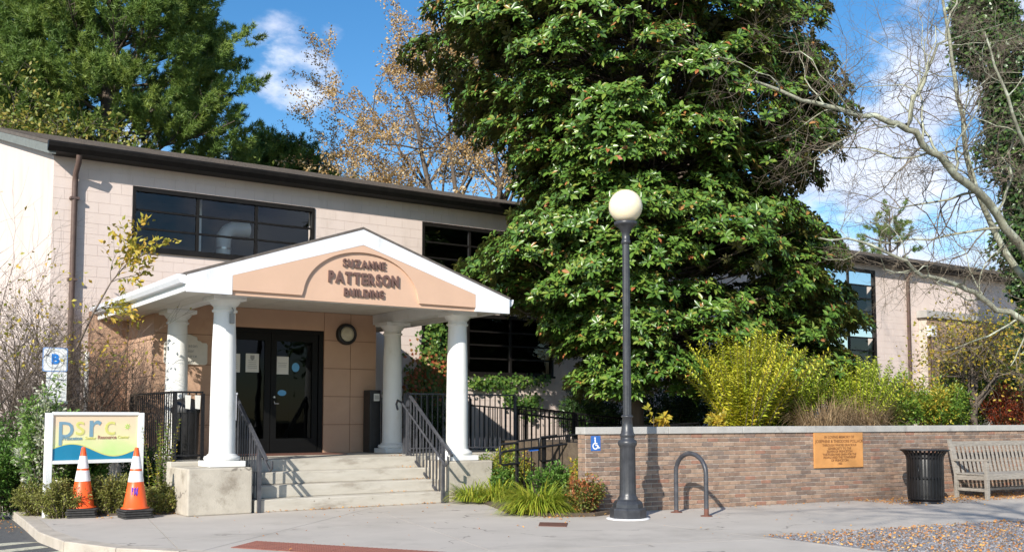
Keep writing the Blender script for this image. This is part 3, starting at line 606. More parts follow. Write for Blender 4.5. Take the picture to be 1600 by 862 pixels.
# roof
q = MB(); sl = (RZ_-EZ-.06)/(RY_-FY+.35); hy = FY-.35
q.prism([(hy, EZ+.06), (RY_, RZ_), (34.35, EZ+.06), (34.35, EZ+.0), (RY_, RZ_-.08), (hy, EZ+.0)], BX0-.16, BX1+.2, fn=lambda p, t: (t, p[0], p[1])); q.build('roof', 'shingle', bld)
q = MB(); q.prism([(hy+.01, EZ-.17), (RY_, RZ_-.26), (RY_, RZ_-.083), (hy+.01, EZ-.003)], BX0-.15, BX0-.03, fn=lambda p, t: (t, p[0], p[1])); q.build('rake_board', mat('grey_green_board', (.20, .215, .20), (.15, .16, .15), 8, .7), bld)
q = MB(); q.box(BX0-.03, BX1+.1, hy+.04, FY+.003, EZ-.12, EZ-.08); q.build('eave_soffit', 'darktrim', bld)
sh = MB(); var = []                                  # shingle courses in low relief
for i in range(46):
    y0 = hy+i*.15; 
    for x in np.arange(BX0-.15+(i % 2)*.15, BX1+.1, .3):
        zz = EZ+.064+sl*(y0-hy); n0 = len(sh.v); t = .004+random.uniform(0, .004)
        sh._add([(x+.004, y0, zz+t), (x+.296, y0, zz+t), (x+.296, y0+.15, zz+sl*.15+.001), (x+.004, y0+.15, zz+sl*.15+.001), (x+.004, y0, zz-.002), (x+.296, y0, zz-.002)], [(0, 1, 2, 3), (4, 5, 1, 0)]); var += [random.random()]*6
o = sh.build('shingles', 'shingle', bld, kind='stuff'); o.data.attributes.new('var', 'FLOAT', 'POINT').data.foreach_set('value', var)
q = MB()
q.prism([(hy-.02, EZ-.12), (hy+.03, EZ-.12), (hy+.03, EZ+.05), (hy-.11, EZ+.05), (hy-.11, EZ+.02), (hy-.09, EZ-.04)], BX0-.17, BX1+.2, fn=lambda p, t: (t, p[0], p[1])); q.build('gutter', 'darktrim', bld)
q = MB(); q.tube([(3.90, hy-.03, EZ-.14), (3.90, hy, EZ-.27), (3.90, FY-.12, EZ-.42), (3.90, FY-.075, EZ-.6), (3.90, FY-.075, .4)], .052, 10); 
for z in (5.4, 3.9): q.box(3.82, 3.98, FY-.13, FY+.003, z, z+.04)
q.build('downspout', 'brownpipe', bld)
q = MB(); q.tube([(29.1, hy+.02, EZ-.14), (29.1, FY-.08, EZ-.42), (29.1, FY-.08, 1)], .06, 8); q.build('downspout', 'brownpipe', bld)
q = MB(); q.tube([(4.20, FY-.1, 2.6), (4.20, FY-.1, .3)], .05, 10); q.build('white_pipe', 'white', bld)
# things seen through the first window
dt = thing('air_duct', 'fat white metal duct with an elbow seen through the glass of the upper left window', 'duct', (6.9, FY+.75, 4.3))
q = MB(); q.tube([(6.97, FY+.75, 4.3), (6.97, FY+.75, 5.02)], .15, 20); q.build('riser', 'duct', dt)
q = MB(); q.tube([(6.97, FY+.75, 5.0), (6.98, FY+.75, 5.13), (7.05, FY+.75, 5.24), (7.16, FY+.75, 5.31), (7.5, FY+.77, 5.33)], .155, 20); q.build('elbow', 'duct', dt)
for z in (4.55, 4.86): q = MB(); q.tube([(6.97, FY+.75, z), (6.97, FY+.75, z+.04)], .16, 20); q.build('collar', 'chrome', dt)
q = MB(); q.box(6.38, 6.46, FY+.6, FY+.68, 4.3, 6.1); tag(q.build('post', 'white', org=(6.4, FY+.6, 4.3)), 'thin white upright post behind the glass of the upper left window beside the duct', 'post')

# entrance block
vb = thing('entrance_block', 'tan stucco entrance block with dark glass double doors under the portico', 'building', (4.9, 18.1, 0))
VY, FLZ = 18.1, .74; D0, D1, DT = 6.0, 8.06, 3.04
q = MB(); wallface(q, 4.905, 9.155, 0, 3.42, VY+.006, VY+.25, [(D0, D1, FLZ, DT)]); q.box(4.905, 5.1, VY+.25, FY-.002, 0, 3.42); q.box(8.95, 9.155, VY+.25, FY-.002, 0, 3.42); q.box(4.22, 4.90, FY-.16, FY-.012, 0, 3.35)
q.build('wall', 'joint', vb)
def panels(x0, x1, z0, z1, nx, nz, y, gap=.012):
    for i in range(nx):
        for j in range(nz):
            a, b = x0+(x1-x0)*i/nx+gap/2, x0+(x1-x0)*(i+1)/nx-gap/2; c, d = z0+(z1-z0)*j/nz+gap/2, z0+(z1-z0)*(j+1)/nz-gap/2
            m = MB(); m.box(a, b, y, y+.02, c, d, skip=('k',)); m.build('panel', 'stucco', vb)
panels(D1+.0, 9.16, FLZ, 2.87, 2, 4, VY-.008); panels(D1, 9.16, 2.87, 3.40, 2, 1, VY-.008)
panels(4.9, D0, FLZ, 2.87, 2, 4, VY-.008); panels(4.9, D0, 2.87, 3.40, 2, 1, VY-.008); panels(D0, D1, DT, 3.40, 1, 1, VY-.008)
for (a, b) in ((VY, 18.73), (18.73, 19.36), (19.36, FY-.17)):
    for j in range(5):
        m = MB(); z0 = .2+j*.64; m.box(4.892, 4.91, a+.006, b-.006, z0+.006, min(z0+.634, 3.34)); m.build('panel', 'stucco', vb)
for j in range(5): m = MB(); z0 = .2+j*.64; m.box(4.225, 4.885, FY-.168, FY-.15, z0+.006, min(z0+.634, 3.34)); m.build('panel', 'stucco', vb)
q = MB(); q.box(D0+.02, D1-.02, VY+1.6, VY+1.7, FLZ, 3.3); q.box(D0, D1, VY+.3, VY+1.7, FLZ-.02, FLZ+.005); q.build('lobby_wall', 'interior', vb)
def door(name, x0, x1):
    f = thing(name, None, None, (x0, VY, FLZ)); f.parent = vb; f.location = Vector((x0, VY, FLZ))-ORG[vb.name]
    m = MB(); y0, y1 = VY+.05, VY+.1; z0, z1 = FLZ+.02, DT-.07
    m.box(x0, x0+.11, y0, y1, z0, z1); m.box(x1-.11, x1, y0, y1, z0, z1); m.box(x0+.11, x1-.11, y0, y1, z0, z0+.26); m.box(x0+.11, x1-.11, y0, y1, z1-.15, z1); m.build('frame', 'doorframe', f)
    m = MB(); m._add([(x0+.11, VY+.07, z0+.26), (x1-.11, VY+.07, z0+.26), (x1-.11, VY+.07, z1-.15), (x0+.11, VY+.07, z1-.15)], [(0, 1, 2, 3)]); m.build('pane', 'doorglass', f)
    return f
q = MB(); q.box(D0, D0+.09, VY+.02, VY+.14, FLZ, DT); q.box(D1-.09, D1, VY+.02, VY+.14, FLZ, DT); q.box(D0+.09, D1-.09, VY+.02, VY+.14, DT-.07, DT); q.box(D0+.09, D1-.09, VY+.0, VY+.12, FLZ, FLZ+.02); q.build('door_frame', 'doorframe', vb)
dl = door('door', D0+.1, (D0+D1)/2-.005); dr = door('door', (D0+D1)/2+.005, D1-.1)
q = MB(); hx = (D0+D1)/2+.06; q.tube([(hx, VY+.05, 1.78), (hx, VY-.0, 1.78)], .018, 10); q.tube([(hx, VY, 1.70), (hx, VY-.02, 1.66), (hx+.08, VY-.02, 1.66)], .011, 8); q.build('handle', 'chrome', dr)
def notice(x, z, w_, h_, label, seedlines=5, rot=0, mt='paper', y=VY+.062):
    t = thing('notice', label, 'notice', (x, y, z), 'white paper notices stuck on the entrance doors')
    m = MB(); m.prism([(x-w_/2, z-h_/2), (x+w_/2, z-h_/2), (x+w_/2, z+h_/2), (x-w_/2, z+h_/2)], y-.001, y+.001); m.build('sheet', mt, t)
    m = MB()
    for i in range(seedlines):
        ww = w_*random.uniform(.25, .38); zz = z+h_*(.12-.1*i); m.box(x-ww, x+ww, y-.0022, y-.0012, zz, zz+.008)
    m.build('print', 'grey', t); return t
notice(6.32, 2.39, .26, .34, 'white paper notice on the left door nearest the big front column')
t = notice(6.68, 2.40, .25, .34, 'white paper notice with a small grey crest in the middle of the left door'); m = MB(); m.prism([(6.64, 2.48), (6.68, 2.44), (6.72, 2.48), (6.72, 2.54), (6.64, 2.54)], VY+.0595, VY+.0608); m.build('crest', 'grey', t)
notice(7.26, 2.37, .24, .33, 'white paper notice with clipped corners on the right door', 3)
def disc(name, x, z, rx, rz_, m, label, cat, y=VY+.064):
    q = MB(); q.prism([(x+rx*math.cos(a*.2618), z+rz_*math.sin(a*.2618)) for a in range(24)], y-.002, y); return tag(q.build(name, m, org=(x, y, z)), label, cat)
disc('sticker', 7.52, 2.34, .075, .085, 'sticker', 'round blue sticker beside the clipped notice on the right door', 'sticker')
disc('sticker', 7.26, 1.86, .085, .055, 'sticker', 'small oval blue sticker near the handle of the right door', 'sticker')
# wall lamp
wl = thing('wall_light', 'round bulkhead light with a thick black ring and cream lens beside the doors', 'wall light', (8.5, VY-.01, 3.0))
q = MB(); P_ = [(.0, 0), (.205, 0), (.205, .07), (.19, .10), (.15, .11), (.145, .09)]
def ylathe(q, c, prof, n=28):
    vs = [(c[0]+r*math.cos(2*math.pi*k/n), c[1]-d, c[2]+r*math.sin(2*math.pi*k/n)) for r, d in prof for k in range(n)]
    sm, q.smooth = q.smooth, True; q._add(vs, [(i*n+k, i*n+(k+1) % n, (i+1)*n+(k+1) % n, (i+1)*n+k) for i in range(len(prof)-1) for k in range(n)]); q.smooth = sm
    q._add(vs[-n:], [tuple(range(n))])
ylathe(q, (8.5, VY-.008, 3.0), [(.205, 0), (.205, .07), (.19, .10), (.15, .11), (.145, .08)]); q.build('ring', 'blackplastic', wl)
q = MB(); ylathe(q, (8.5, VY-.08, 3.0), [(.148, 0), (.13, .025), (.09, .045), (.04, .055), (.005, .058)]); q.build('lens', 'cream', wl)
# tall dark box on the porch
bx = thing('intercom_pillar', 'narrow black upright box with a small white notice beside the tan wall', 'cabinet', (8.98, 17.8, FLZ))
q = MB(); q.box(8.84, 9.07, 17.7, 17.98, FLZ, 1.93); q.build('body', 'blackplastic', bx, bevel=.008); q = MB(); q.box(8.92, 9.04, 17.695, 17.699, 1.72, 1.86); q.build('label', 'paper', bx); q = MB(); 
for i in range(5): q.box(8.94+i*.018, 8.949+i*.018, 17.692, 17.694, 1.75, 1.83)
q.build('print', 'grey', bx)
# white shaped wall sign
ws = thing('wall_sign', 'off white sign board with a curved crest top on the tan wall behind the columns', 'sign', (5.46, VY-.02, 2.55))
def crest(cx, cz, hw, hh, r=.05, s=1):
    pts = []
    for (sx, sz, a0) in ((-1, -1, 180), (1, -1, 270)):
        for k in range(5): a = R(a0+k*22.5); pts.append((cx+sx*(hw-r)+r*math.cos(a), cz+sz*(hh-r)+r*math.sin(a)))
    pts += [(cx+hw, cz+hh-.09), (cx+hw-.02, cz+hh-.05), (cx+hw-.10, cz+hh-.05), (cx+hw-.13, cz+hh-.02), (cx+hw-.18, cz+hh-.01), (cx+hw*.5, cz+hh+.05), (cx+.06, cz+hh+.09)]
    pts += [(2*cx-x, z) for x, z in pts[:9:-1]]; return pts
q = MB(); q.prism(crest(5.44, 2.55, .38, .22), VY-.045, VY-.01); q.build('board', 'signcream', ws, bevel=.008)
q = MB(); c1 = crest(5.44, 2.55, .355, .195); c2 = crest(5.44, 2.55, .345, .185); n_ = len(c1)
for i in range(n_): a, b, c, d = c1[i], c1[(i+1) % n_], c2[(i+1) % n_], c2[i]; q.prism([a, b, c, d], VY-.05, VY-.044)
q.build('border', 'soffit', ws)
for s_, z in (('Princeton', 2.66), ('Senior', 2.57), ('Resource', 2.48), ('Center', 2.39)): text(s_, .085, 'grey', ws, (5.47, VY-.047, z), extrude=.001)

# ================================================================== PORTICO
po = thing('portico', 'white trimmed gabled portico on four round columns with a lettered tan pediment', 'portico', (7.1, 14.6, 0))
GY = 14.5; XL, XR, XM = 4.34, 9.83, 7.07
# roof planes
for sx, xe, name in ((-1, XL, 'roof'), (1, XR, 'roof')):
    q = MB(); q.prism([(xe, 3.395), (XM, 4.315), (XM, 4.375), (xe+sx*.03, 3.445)], GY-.06, FY-.01); q.build(name, 'shingle', po)
def gy(poly, y0, y1, name, m, **k): q = MB(); q.prism(poly, y0, y1); return q.build(name, m, po, **k)
gy([(XL, 3.17), (XL, 3.41), (XM, 4.33), (XM, 4.09), (4.99, 3.45), (4.99, 3.17)], GY-.07, GY-.02, 'rake_board', 'fascia')
gy([(XR, 3.17), (9.15, 3.17), (9.15, 3.45), (XM, 4.09), (XM, 4.33), (XR, 3.41)], GY-.07, GY-.02, 'rake_board', 'fascia')
gy([(4.98, 3.17), (9.16, 3.17), (9.16, 3.46), (XM, 4.10), (4.98, 3.46)], GY-.03, GY+.02, 'pediment', 'tanboard')
arc = [(XM+.99*math.cos(R(a)), 3.235+.735*math.sin(R(a))) for a in range(174, 5, -6)]
q = MB(); q.prism([(4.995, 3.235), (6.06, 3.235)]+arc+[(8.08, 3.235), (9.145, 3.235), (9.145, 3.452), (XM, 4.085), (4.995, 3.452)], GY-.068, GY-.031); q.build('raised_panel', 'tanboard', po)
# letters, one by one
def letters(s, size, z, gap, bold, cx=XM+.03, sx=1.0):
    ms = []
    for ch in s:
        c = bpy.data.curves.new('letter', 'FONT'); c.body = ch; c.size = size; c.extrude = .014; c.offset = bold; c.resolution_u = 4
        t = bpy.data.objects.new('letter', c); COL.objects.link(t); bpy.context.view_layer.update(); me = bpy.data.meshes.new_from_object(t.evaluated_get(bpy.context.evaluated_depsgraph_get()))
        bpy.data.objects.remove(t); xs = [v.co.x for v in me.vertices]; ms.append((me, min(xs)*sx, (max(xs)-min(xs))*sx))
    W_ = sum(m[2] for m in ms)+gap*(len(ms)-1); x = cx-W_/2
    for me, x0, w_ in ms:
        me.materials.clear(); me.materials.append(MT['letter'])
        me.transform(Matrix.Translation(Vector((x-x0, GY-.046, z))-ORG[po.name]) @ Matrix.Rotation(R(90), 4, 'X') @ Matrix.Diagonal((sx, 1, 1, 1))); link('letter', me, po); x += w_+gap
letters('SUZANNE', .17, 3.73, .022, .005, sx=.80); letters('PATTERSON', .235, 3.48, .024, .010, sx=.75); letters('BUILDING', .165, 3.28, .022, .005, sx=.80)
# beams, soffits, gutter
for xa in (5.0, 9.08): q = MB(); q.box(xa, xa+.25, GY+.3, VY-.01 if xa < 6 else FY-.02, 3.21, 3.42); q.build('beam', 'white', po, bevel=.006)
q = MB(); q.box(5.0, 9.33, GY+.021, GY+.299, 3.19, 3.42); q.build('beam', 'white', po)
def soff(x0, x1, z, n):
    for i in range(n): q = MB(); w_ = (x1-x0)/n; q.box(x0+w_*i+.004, x0+w_*(i+1)-.004, GY+(.31 if z > 3.3 else .0), FY-.02, z, z+.02); q.build('soffit_panel', 'soffit', po)
soff(5.26, 9.07, 3.40, 8); soff(4.40, 4.99, 3.205, 2); soff(9.34, 9.84, 3.205, 2)
for xa, sx in ((XL, -1), (XR, 1)):
    q = MB(); q.prism([(xa, 3.29), (xa+sx*.075, 3.30), (xa+sx*.11, 3.36), (xa+sx*.12, 3.42), (xa+sx*.10, 3.42), (xa, 3.41)], GY-.02, FY-.03); q.build('gutter', 'fascia', po)
    q = MB(); q.box(min(xa, xa-sx*.05), max(xa, xa-sx*.05), GY-.02, FY-.03, 3.19, 3.30); q.build('eave_fascia', 'white', po)
# columns
def column(x, y, z0, z1=3.21):
    c = thing('column', None, None, (x, y, z0)); c.parent = po; c.location = Vector((x, y, z0))-ORG[po.name]
    q = MB(); q.box(x-.27, x+.27, y-.27, y+.27, z0, z0+.085); q.build('plinth', 'white', c, bevel=.008)
    q = MB(); q.lathe((x, y, z0), [(.245, .085), (.262, .10), (.266, .125), (.255, .15), (.225, .16), (.215, .175), (.195, .19)], 40); q.build('base_moulding', 'white', c)
    H_ = z1-z0; q = MB(); q.lathe((x, y, z0), [(.192, .185), (.188, .25), (.186, H_*.4), (.175, H_*.7), (.160, H_-.32), (.158, H_-.235)], 48); q.build('shaft', 'white', c)
    q = MB(); q.lathe((x, y, z0), [(.158, H_-.24), (.185, H_-.23), (.188, H_-.205), (.165, H_-.195), (.163, H_-.15), (.185, H_-.14), (.225, H_-.085), (.23, H_-.07)], 40); q.build('capital', 'white', c)
    q = MB(); q.box(x-.25, x+.25, y-.25, y+.25, z1-.07, z1-.002); q.build('abacus', 'white', c, bevel=.006); return c
for x, y, z in ((5.12, 15.12, .68), (9.21, 15.12, .68), (5.12, 17.5, FLZ), (9.21, 17.5, FLZ)): column(x, y, z)
q = MB(); sx_ = 5.17; sy_ = 14.955; q.box(sx_-.03, sx_+.03, sy_-.05, sy_+.03, 2.80, 2.95); q.tube([(sx_, sy_-.04, 2.95), (sx_, sy_-.07, 3.0), (sx_, sy_-.02, 3.03)], .012, 8); tag(q.build('security_camera', 'grey', org=(sx_, sy_, 2.85)), 'small grey fitting fixed high on the big left front column', 'fitting', bevel=None) if False else tag(q.build('bracket', 'grey', org=(sx_, sy_, 2.85)), 'small grey metal fitting fixed high on the left front column', 'bracket')
# porch slab, steps, pedestals
pf = thing('porch', 'raised concrete porch floor with four broad steps and square pedestals under the portico', 'porch', (7.1, 14.75, 0))
def cbox(name, m, *a, **k): q = MB(); q.box(*a[:6]); return q.build(name, m, pf, **k)
cbox('floor_slab', 'step', 4.52, 9.75, 15.66, 20, 0, FLZ, bevel=.012); cbox('floor_slab', 'step', 9.76, 11.5, 16.5, 18.4, .45, FLZ, bevel=.012)
for i in range(3): cbox('step', 'step', 5.50, 8.82, 14.76+.3*i, 15.655, .185*i+(.001 if i else 0), .185*(i+1), bevel=.012)
cbox('step', 'step', 5.50, 8.82, 15.36+.295, 15.664, .556, FLZ-.002)
cbox('pedestal', 'concrete', 4.50, 5.45, 14.72, 15.655, 0, .675, bevel=.02); cbox('pedestal', 'concrete', 8.83, 9.72, 14.78, 15.655, 0, .675, bevel=.02)
q = MB(); q.box(5.9, 8.15, 17.2, 18.05, FLZ+.001, FLZ+.012); tag(q.build('door_mat', 'rust', org=(7, 17.6, FLZ)), 'thin reddish brown mat lying before the glass doors', 'mat')
# rails
def railing(name, label, pts, zt, zb, posts, mt='rail', spacing=.115, bw=.016, rw=.042, drop=None, cat='railing', group=None, slope=False, ext=None):
    """pts: polyline [(x,y,zfloor)], zt / zb heights of top and bottom rail above it"""
    p0 = pts[0]; t = thing(name, label, cat, (p0[0], p0[1], p0[2]), group)
    P = [Vector(p) for p in pts]
    for a, b in zip(P, P[1:]):
        q = MB(); q.bar(a+Vector((0, 0, zt)), b+Vector((0, 0, zt)), rw, .03); q.build('top_rail', mt, t)
        q = MB(); q.bar(a+Vector((0, 0, zb)), b+Vector((0, 0, zb)), .03, .025); q.build('bottom_rail', mt, t)
        d = b-a; L = math.hypot(d.x, d.y); n = max(2, round(L/spacing)); me = None
        for i in range(1, n):
            c = a+d*i/n
            if me is None: q = MB(); q.box(-bw/2, bw/2, -bw/2, bw/2, zb, zt, rz=math.atan2(d.y, d.x), c=(0, 0)); me = q.mesh('baluster', mt)
            o = bpy.data.objects.new('baluster', me); COL.objects.link(o); o.parent = t; o.location = c-ORG[t.name]
        m_ = posts if isinstance(posts, int) else max(1, round(L/posts))
        for i in range(m_+1):
            if i == 0 and a is not P[0]: continue
            c = a+d*i/m_; q = MB(); q.box(c.x-.022, c.x+.022, c.y-.022, c.y+.022, c.z, c.z+zt-.016, rz=math.atan2(d.y, d.x)); q.build('post', mt, t)
    return t
railing('railing', 'black upright bar railing round the left corner of the porch by the big column', [(4.60, 18.3, FLZ), (4.60, 15.75, FLZ), (5.02, 15.75, FLZ)], 1.05, .09, 2.0, 'black', group='railings of the entrance')
railing('railing', 'black bar railing along the porch edge right of the right front column', [(9.0, 16.62, FLZ), (11.45, 16.62, FLZ)], 1.10, .10, 1.25, group='railings of the entrance')
railing('railing', 'black bar railing at the back of the porch landing close to the window', [(9.45, 18.35, FLZ), (11.5, 18.35, FLZ)], 1.08, .10, 1.3, 'black', group='railings of the entrance')
r = railing('ramp_railing', 'sloping black railing on the building side of the ramp above the brick wall', [(11.5, 18.35, .64), (17.2, 18.35, .30)], 1.02, .10, 1.6, 'black', group='railings of the entrance')
r = railing('ramp_railing', 'sloping black railing on the near side of the upper ramp run', [(11.5, 16.62, .62), (17.2, 16.62, .12)], 1.0, .10, 1.6, 'black', group='railings of the entrance')
q = MB(); q.bar((11.5, 16.56, 1.48), (17.2, 16.56, .98), .035, .035); q.build('handrail', 'black', r)
r = railing('ramp_railing', 'front black ramp railing with looped ends between right pedestal and brick wall', [(9.72, 14.05, .08), (11.3, 14.0, .22)], .93, .0, 3, 'black', spacing=.15, bw=.014, group='railings of the entrance')
q = MB(); q.tube([(11.2, 13.96, 1.00), (9.42, 14.0, .85), (9.38, 14.0, .83), (9.36, 14.0, .80)], .02, 8); q.tube([(9.72, 14.02, .83+.16), (9.40, 14.03, .80+.165), (9.36, 14.02, .93), (9.36, 14.0, .66), (9.40, 13.99, .63), (9.74, 14.0, .655)], .02, 8)
q.tube([(10.5, 14.0, 1.10), (10.18, 14.0, 1.075), (10.15, 14.0, 1.04), (10.15, 14.0, .70), (10.19, 14.0, .67), (10.5, 14.0, .69)], .018, 8); q.build('handrail', 'black', r)
railing('ramp_railing', 'far half of the front ramp railing rising behind the brick wall', [(11.35, 14.0, .22), (15.2, 14.0, .38)], .98, .1, 1.6, 'black', group='railings of the entrance')
q = MB(); q.bar((9.95, 14.02, .86), (10.12, 14.02, .87), .05, .03); tag(q.build('cloth_scrap', 'bluetarp', org=(10, 14, .86)), 'small bright blue scrap hung on the front ramp railing', 'cloth')
rp = thing('ramp', 'grey concrete wheelchair ramp folding back between the railings', 'ramp', (11.5, 17.4, .3))
q = MB(); q.prism([(11.51, FLZ), (17.2, .22), (17.2, .0), (11.51, .0)], 16.55, 18.42); q.build('ramp_run', 'step', rp); q = MB(); q.prism([(9.8, .0), (9.8, .06), (15.3, .36), (15.3, 0)], 14.06, 15.4); q.build('ramp_run', 'step', rp)
q = MB(); q.box(9.73, 15.3, 15.42, 15.52, 0, .66); q.build('kerb_wall', 'concrete', rp); q = MB(); q.box(9.8, 15.3, 13.93, 14.05, 0, .14); q.build('kerb_wall', 'concrete', rp)
def stair(label, x, ya, za, yb, zb, yt, zt2, ybm, zbm, hx, group='railings of the entrance'):
    """guard with balusters between the posts, a round handrail with curled ends in front"""
    t = thing('stair_railing', label, 'railing', (x, ybm, 0), group)
    q = MB(); q.bar((x, ya, za), (x, yb, zb), .045, .03); q.build('top_rail', 'rail', t)
    q = MB(); q.bar((x, ya, za-1.0), (x, ybm, zbm), .035, .03); q.build('bottom_rail', 'rail', t)
    fz = lambda y, y0, z0, y1, z1: z0+(z1-z0)*(y-y0)/(y1-y0)
    n = 11
    for i in range(1, n):
        y = ya+(ybm-ya)*i/n; q = MB(); q.box(x-.009, x+.009, y-.009, y+.009, fz(y, ya, za-1.0, ybm, zbm), fz(y, ya, za, yb, zb)); q.build('baluster', 'rail', t)
    q = MB(); q.box(x-.024, x+.024, ya-.024, ya+.024, FLZ, za); q.build('post', 'rail', t)
    q = MB(); q.box(x-.024, x+.024, ybm-.024, ybm+.024, 0, fz(ybm, ya, za, yb, zb)); q.build('post', 'rail', t)
    q = MB(); q.tube([(hx, ya+.22, za-.30), (hx, ya+.27, za-.20), (hx, ya+.22, za-.13), (hx, ya+.08, za-.17), (hx, ybm, fz(ybm, ya, za, yb, zb)-.21), (hx, ybm-.22, fz(ybm-.22, ya, za, yb, zb)-.21), (hx, ybm-.29, fz(ybm-.22, ya, za, yb, zb)-.17), (hx, yb, zb-.01)], .019, 10)
    q.build('handrail', 'rail', t)
    q = MB()
    for y in (ya-.05, ybm+.05): q.bar((x, y, fz(y, ya, za, yb, zb)-.2), (hx, y, fz(y, ya, za, yb, zb)-.2), .02, .02)
    q.build('bracket', 'rail', t)
stair('dark stair railing with bars and curled handrail on the right side of the steps', 8.70, 15.95, 1.84, 14.43, .78, 0, 0, 14.72, .05, 8.62)
stair('dark stair railing on the left side of the steps beside the big column', 5.56, 15.9, 1.80, 14.45, .78, 0, 0, 14.74, .05, 5.64)
# clear holder and bin on the porch
q = MB(); q.box(5.38, 5.52, 15.66, 15.74, 1.36, 1.76); q.box(5.37, 5.53, 15.65, 15.75, 1.76, 1.79); tag(q.build('leaflet_holder', mat('clear_grey_plastic', (.45, .46, .52), rough=.25), org=(5.45, 15.7, 1.36)), 'pale grey plastic leaflet holder on the railing beside the big left column', 'leaflet holder')
bn = thing('porch_bin', 'round black bin with a domed lid standing behind the left porch railing', 'trash can', (5.0, 16.55, FLZ))
q = MB(); q.lathe((5.0, 16.55, FLZ), [(.19, 0), (.20, .02), (.21, .72), (.215, .74)], 28); q.build('body', 'blackplastic', bn); q = MB(); q.lathe((5.0, 16.55, FLZ), [(.225, .74), (.225, .80), (.19, .9), (.12, .96), (.03, .985)], 28); q.build('lid', 'blackplastic', bn)
for k, x in enumerate((4.78, 4.93)):
    q = MB(); q.prism([(x-.035, 1.54), (x+.035, 1.53), (x+.045, 1.74), (x-.045, 1.745)], 15.72, 15.724); tag(q.build('railing_notice', 'paper', org=(x, 15.72, 1.5)), ('white paper strip on the porch railing nearer the bin' if k == 0 else 'white paper strip on the porch railing nearer the big column'), 'notice', 'paper strips on the porch railing')

# ================================================================== ANNEX and far bits of building
an = thing('brick_annex', 'low yellow brown brick annex with grey coping at the right end of the pink building', 'building', (29, 19.2, 1))
AX, AY = 29.72, 19.7
q = MB(); q.box(AX+.01, 37, AY, FY-.01, .9, 4.62); q.build('wall', 'mortar', an)
masonry(an, (AX, AY), (1, 0), 4.6, 2.3, 28, .21, .083, .012, 'oldbrick', .008, [(.62, 1.5, 0, 3.25)], 'brick', 300)
q = MB(); q.box(AX-.12, 37, AY-.1, FY-.02, 4.63, 4.86); q.build('coping', 'cap', an); q = MB(); q.box(AX-.03, AX+.34, AY-.12, AY-.01, 4.02, 4.36); q.build('vent_box', 'cleanwhite', an); q = MB(); q.box(AX+.09, AX+.23, AY-.13, AY-.121, 4.15, 4.25); q.build('vent_slot', 'black', an)
q = MB(); q.tube([(AX+.16, AY-.07, 4.02), (AX+.16, AY-.07, 1)], .055, 8); q.build('downspout', 'brownpipe', an); q = MB(); q.box(AX+.63, AX+1.49, AY-.02, AY+.02, 2.5, 3.2); q.build('window', 'darktrim', an)

# ================================================================== BRICK GARDEN WALL
WA = Vector((9.44, 11.884)); WU = Vector((9.77, -1.2)).normalized(); WN = Vector((WU.y, -WU.x)); WL = 17.5; WANG = math.atan2(WU.y, WU.x)
gw = thing('garden_wall', 'long brown brick garden wall with a pale stone cap behind the lamp post and the bench', 'wall', (WA.x, WA.y, 0))
def wp(s, off=0, z=0): p = WA+WU*s+WN*off; return (p.x, p.y, z)
def wprism(name, m, s0, s1, o0, o1, z0, z1, par=gw, **k):
    q = MB(); q.prism([wp(s0, o0)[:2], wp(s1, o0)[:2], wp(s1, o1)[:2], wp(s0, o1)[:2]], z0, z1, 'z'); return q.build(name, m, par, **k)
wprism('core', 'mortar', .005, WL, -.20, -.004, -.05, 1.155)
masonry(gw, WA, WU, WL, 0, 17, .213, .068, .0145, 'brick', .009, name='brick', limit=300)
# left return of the wall
LU = Vector((-WN.x, -WN.y))*-1
masonry(gw, WA-WN*.20, -LU*-1, .20, 0, 17, .213, .068, .0115, 'brick', .008, name='brick', limit=40)
s = -.03
while s < WL: e = min(s+random.uniform(1.3, 1.6), WL); wprism('cap_stone', 'cap', s+.003, e-.003, -.235, .035, 1.157, 1.262, bevel=.006); s = e
# accessible parking emblem
ac = thing('access_sign', 'small blue sign with a white wheelchair symbol at the left end of the brick wall', 'sign', wp(.17, .012, 1.03))
def wplate(s0, s1, z0, z1, o, m, name, par): return wprism(name, m, s0, s1, .0095, o, z0, z1, par)
c0 = .09
wplate(c0, c0+.165, .915, 1.135, .014, 'blue', 'plate', ac)
def wpoly(poly, o0, o1, m, name, par): q = MB(); q.prism(poly, o0, o1, fn=lambda p, t: wp(p[0], t, p[1])); return q.build(name, m, par)
def stroke(q, a, b, w_, o0=.0142, o1=.0165):
    a, b = Vector(a), Vector(b); d = (b-a).normalized(); n_ = Vector((-d.y, d.x))*w_/2; q.prism([(a-n_)[:], (b-n_)[:], (b+n_)[:], (a+n_)[:]], o0, o1, fn=lambda p, t: wp(p[0], t, p[1]))
q = MB(); cx_, cz_ = c0+.075, .985
for k in range(17):
    a0, a1 = R(105+k*15.5), R(105+(k+1)*15.5); stroke(q, (cx_+.042*math.cos(a0), cz_+.042*math.sin(a0)), (cx_+.042*math.cos(a1), cz_+.042*math.sin(a1)), .017, .0142, .0165+.0001*(k % 2))
stroke(q, (cx_-.004, 1.088), (cx_, 1.015), .02, .0142, .0171); stroke(q, (cx_, 1.022), (cx_+.035, 1.022), .016, .0142, .0173); stroke(q, (cx_, .998), (cx_+.04, .996), .016, .0142, .0175); stroke(q, (cx_+.04, .996), (cx_+.058, .955), .016, .0142, .0178); stroke(q, (cx_+.052, .955), (cx_+.078, .962), .014, .0142, .018)
q.prism([(cx_-.006+.013*math.cos(a*.5236), 1.103+.013*math.sin(a*.5236)) for a in range(12)], .0142, .0183, fn=lambda p, t: wp(p[0], t, p[1])); q.build('wheelchair_symbol', 'cleanwhite', ac)
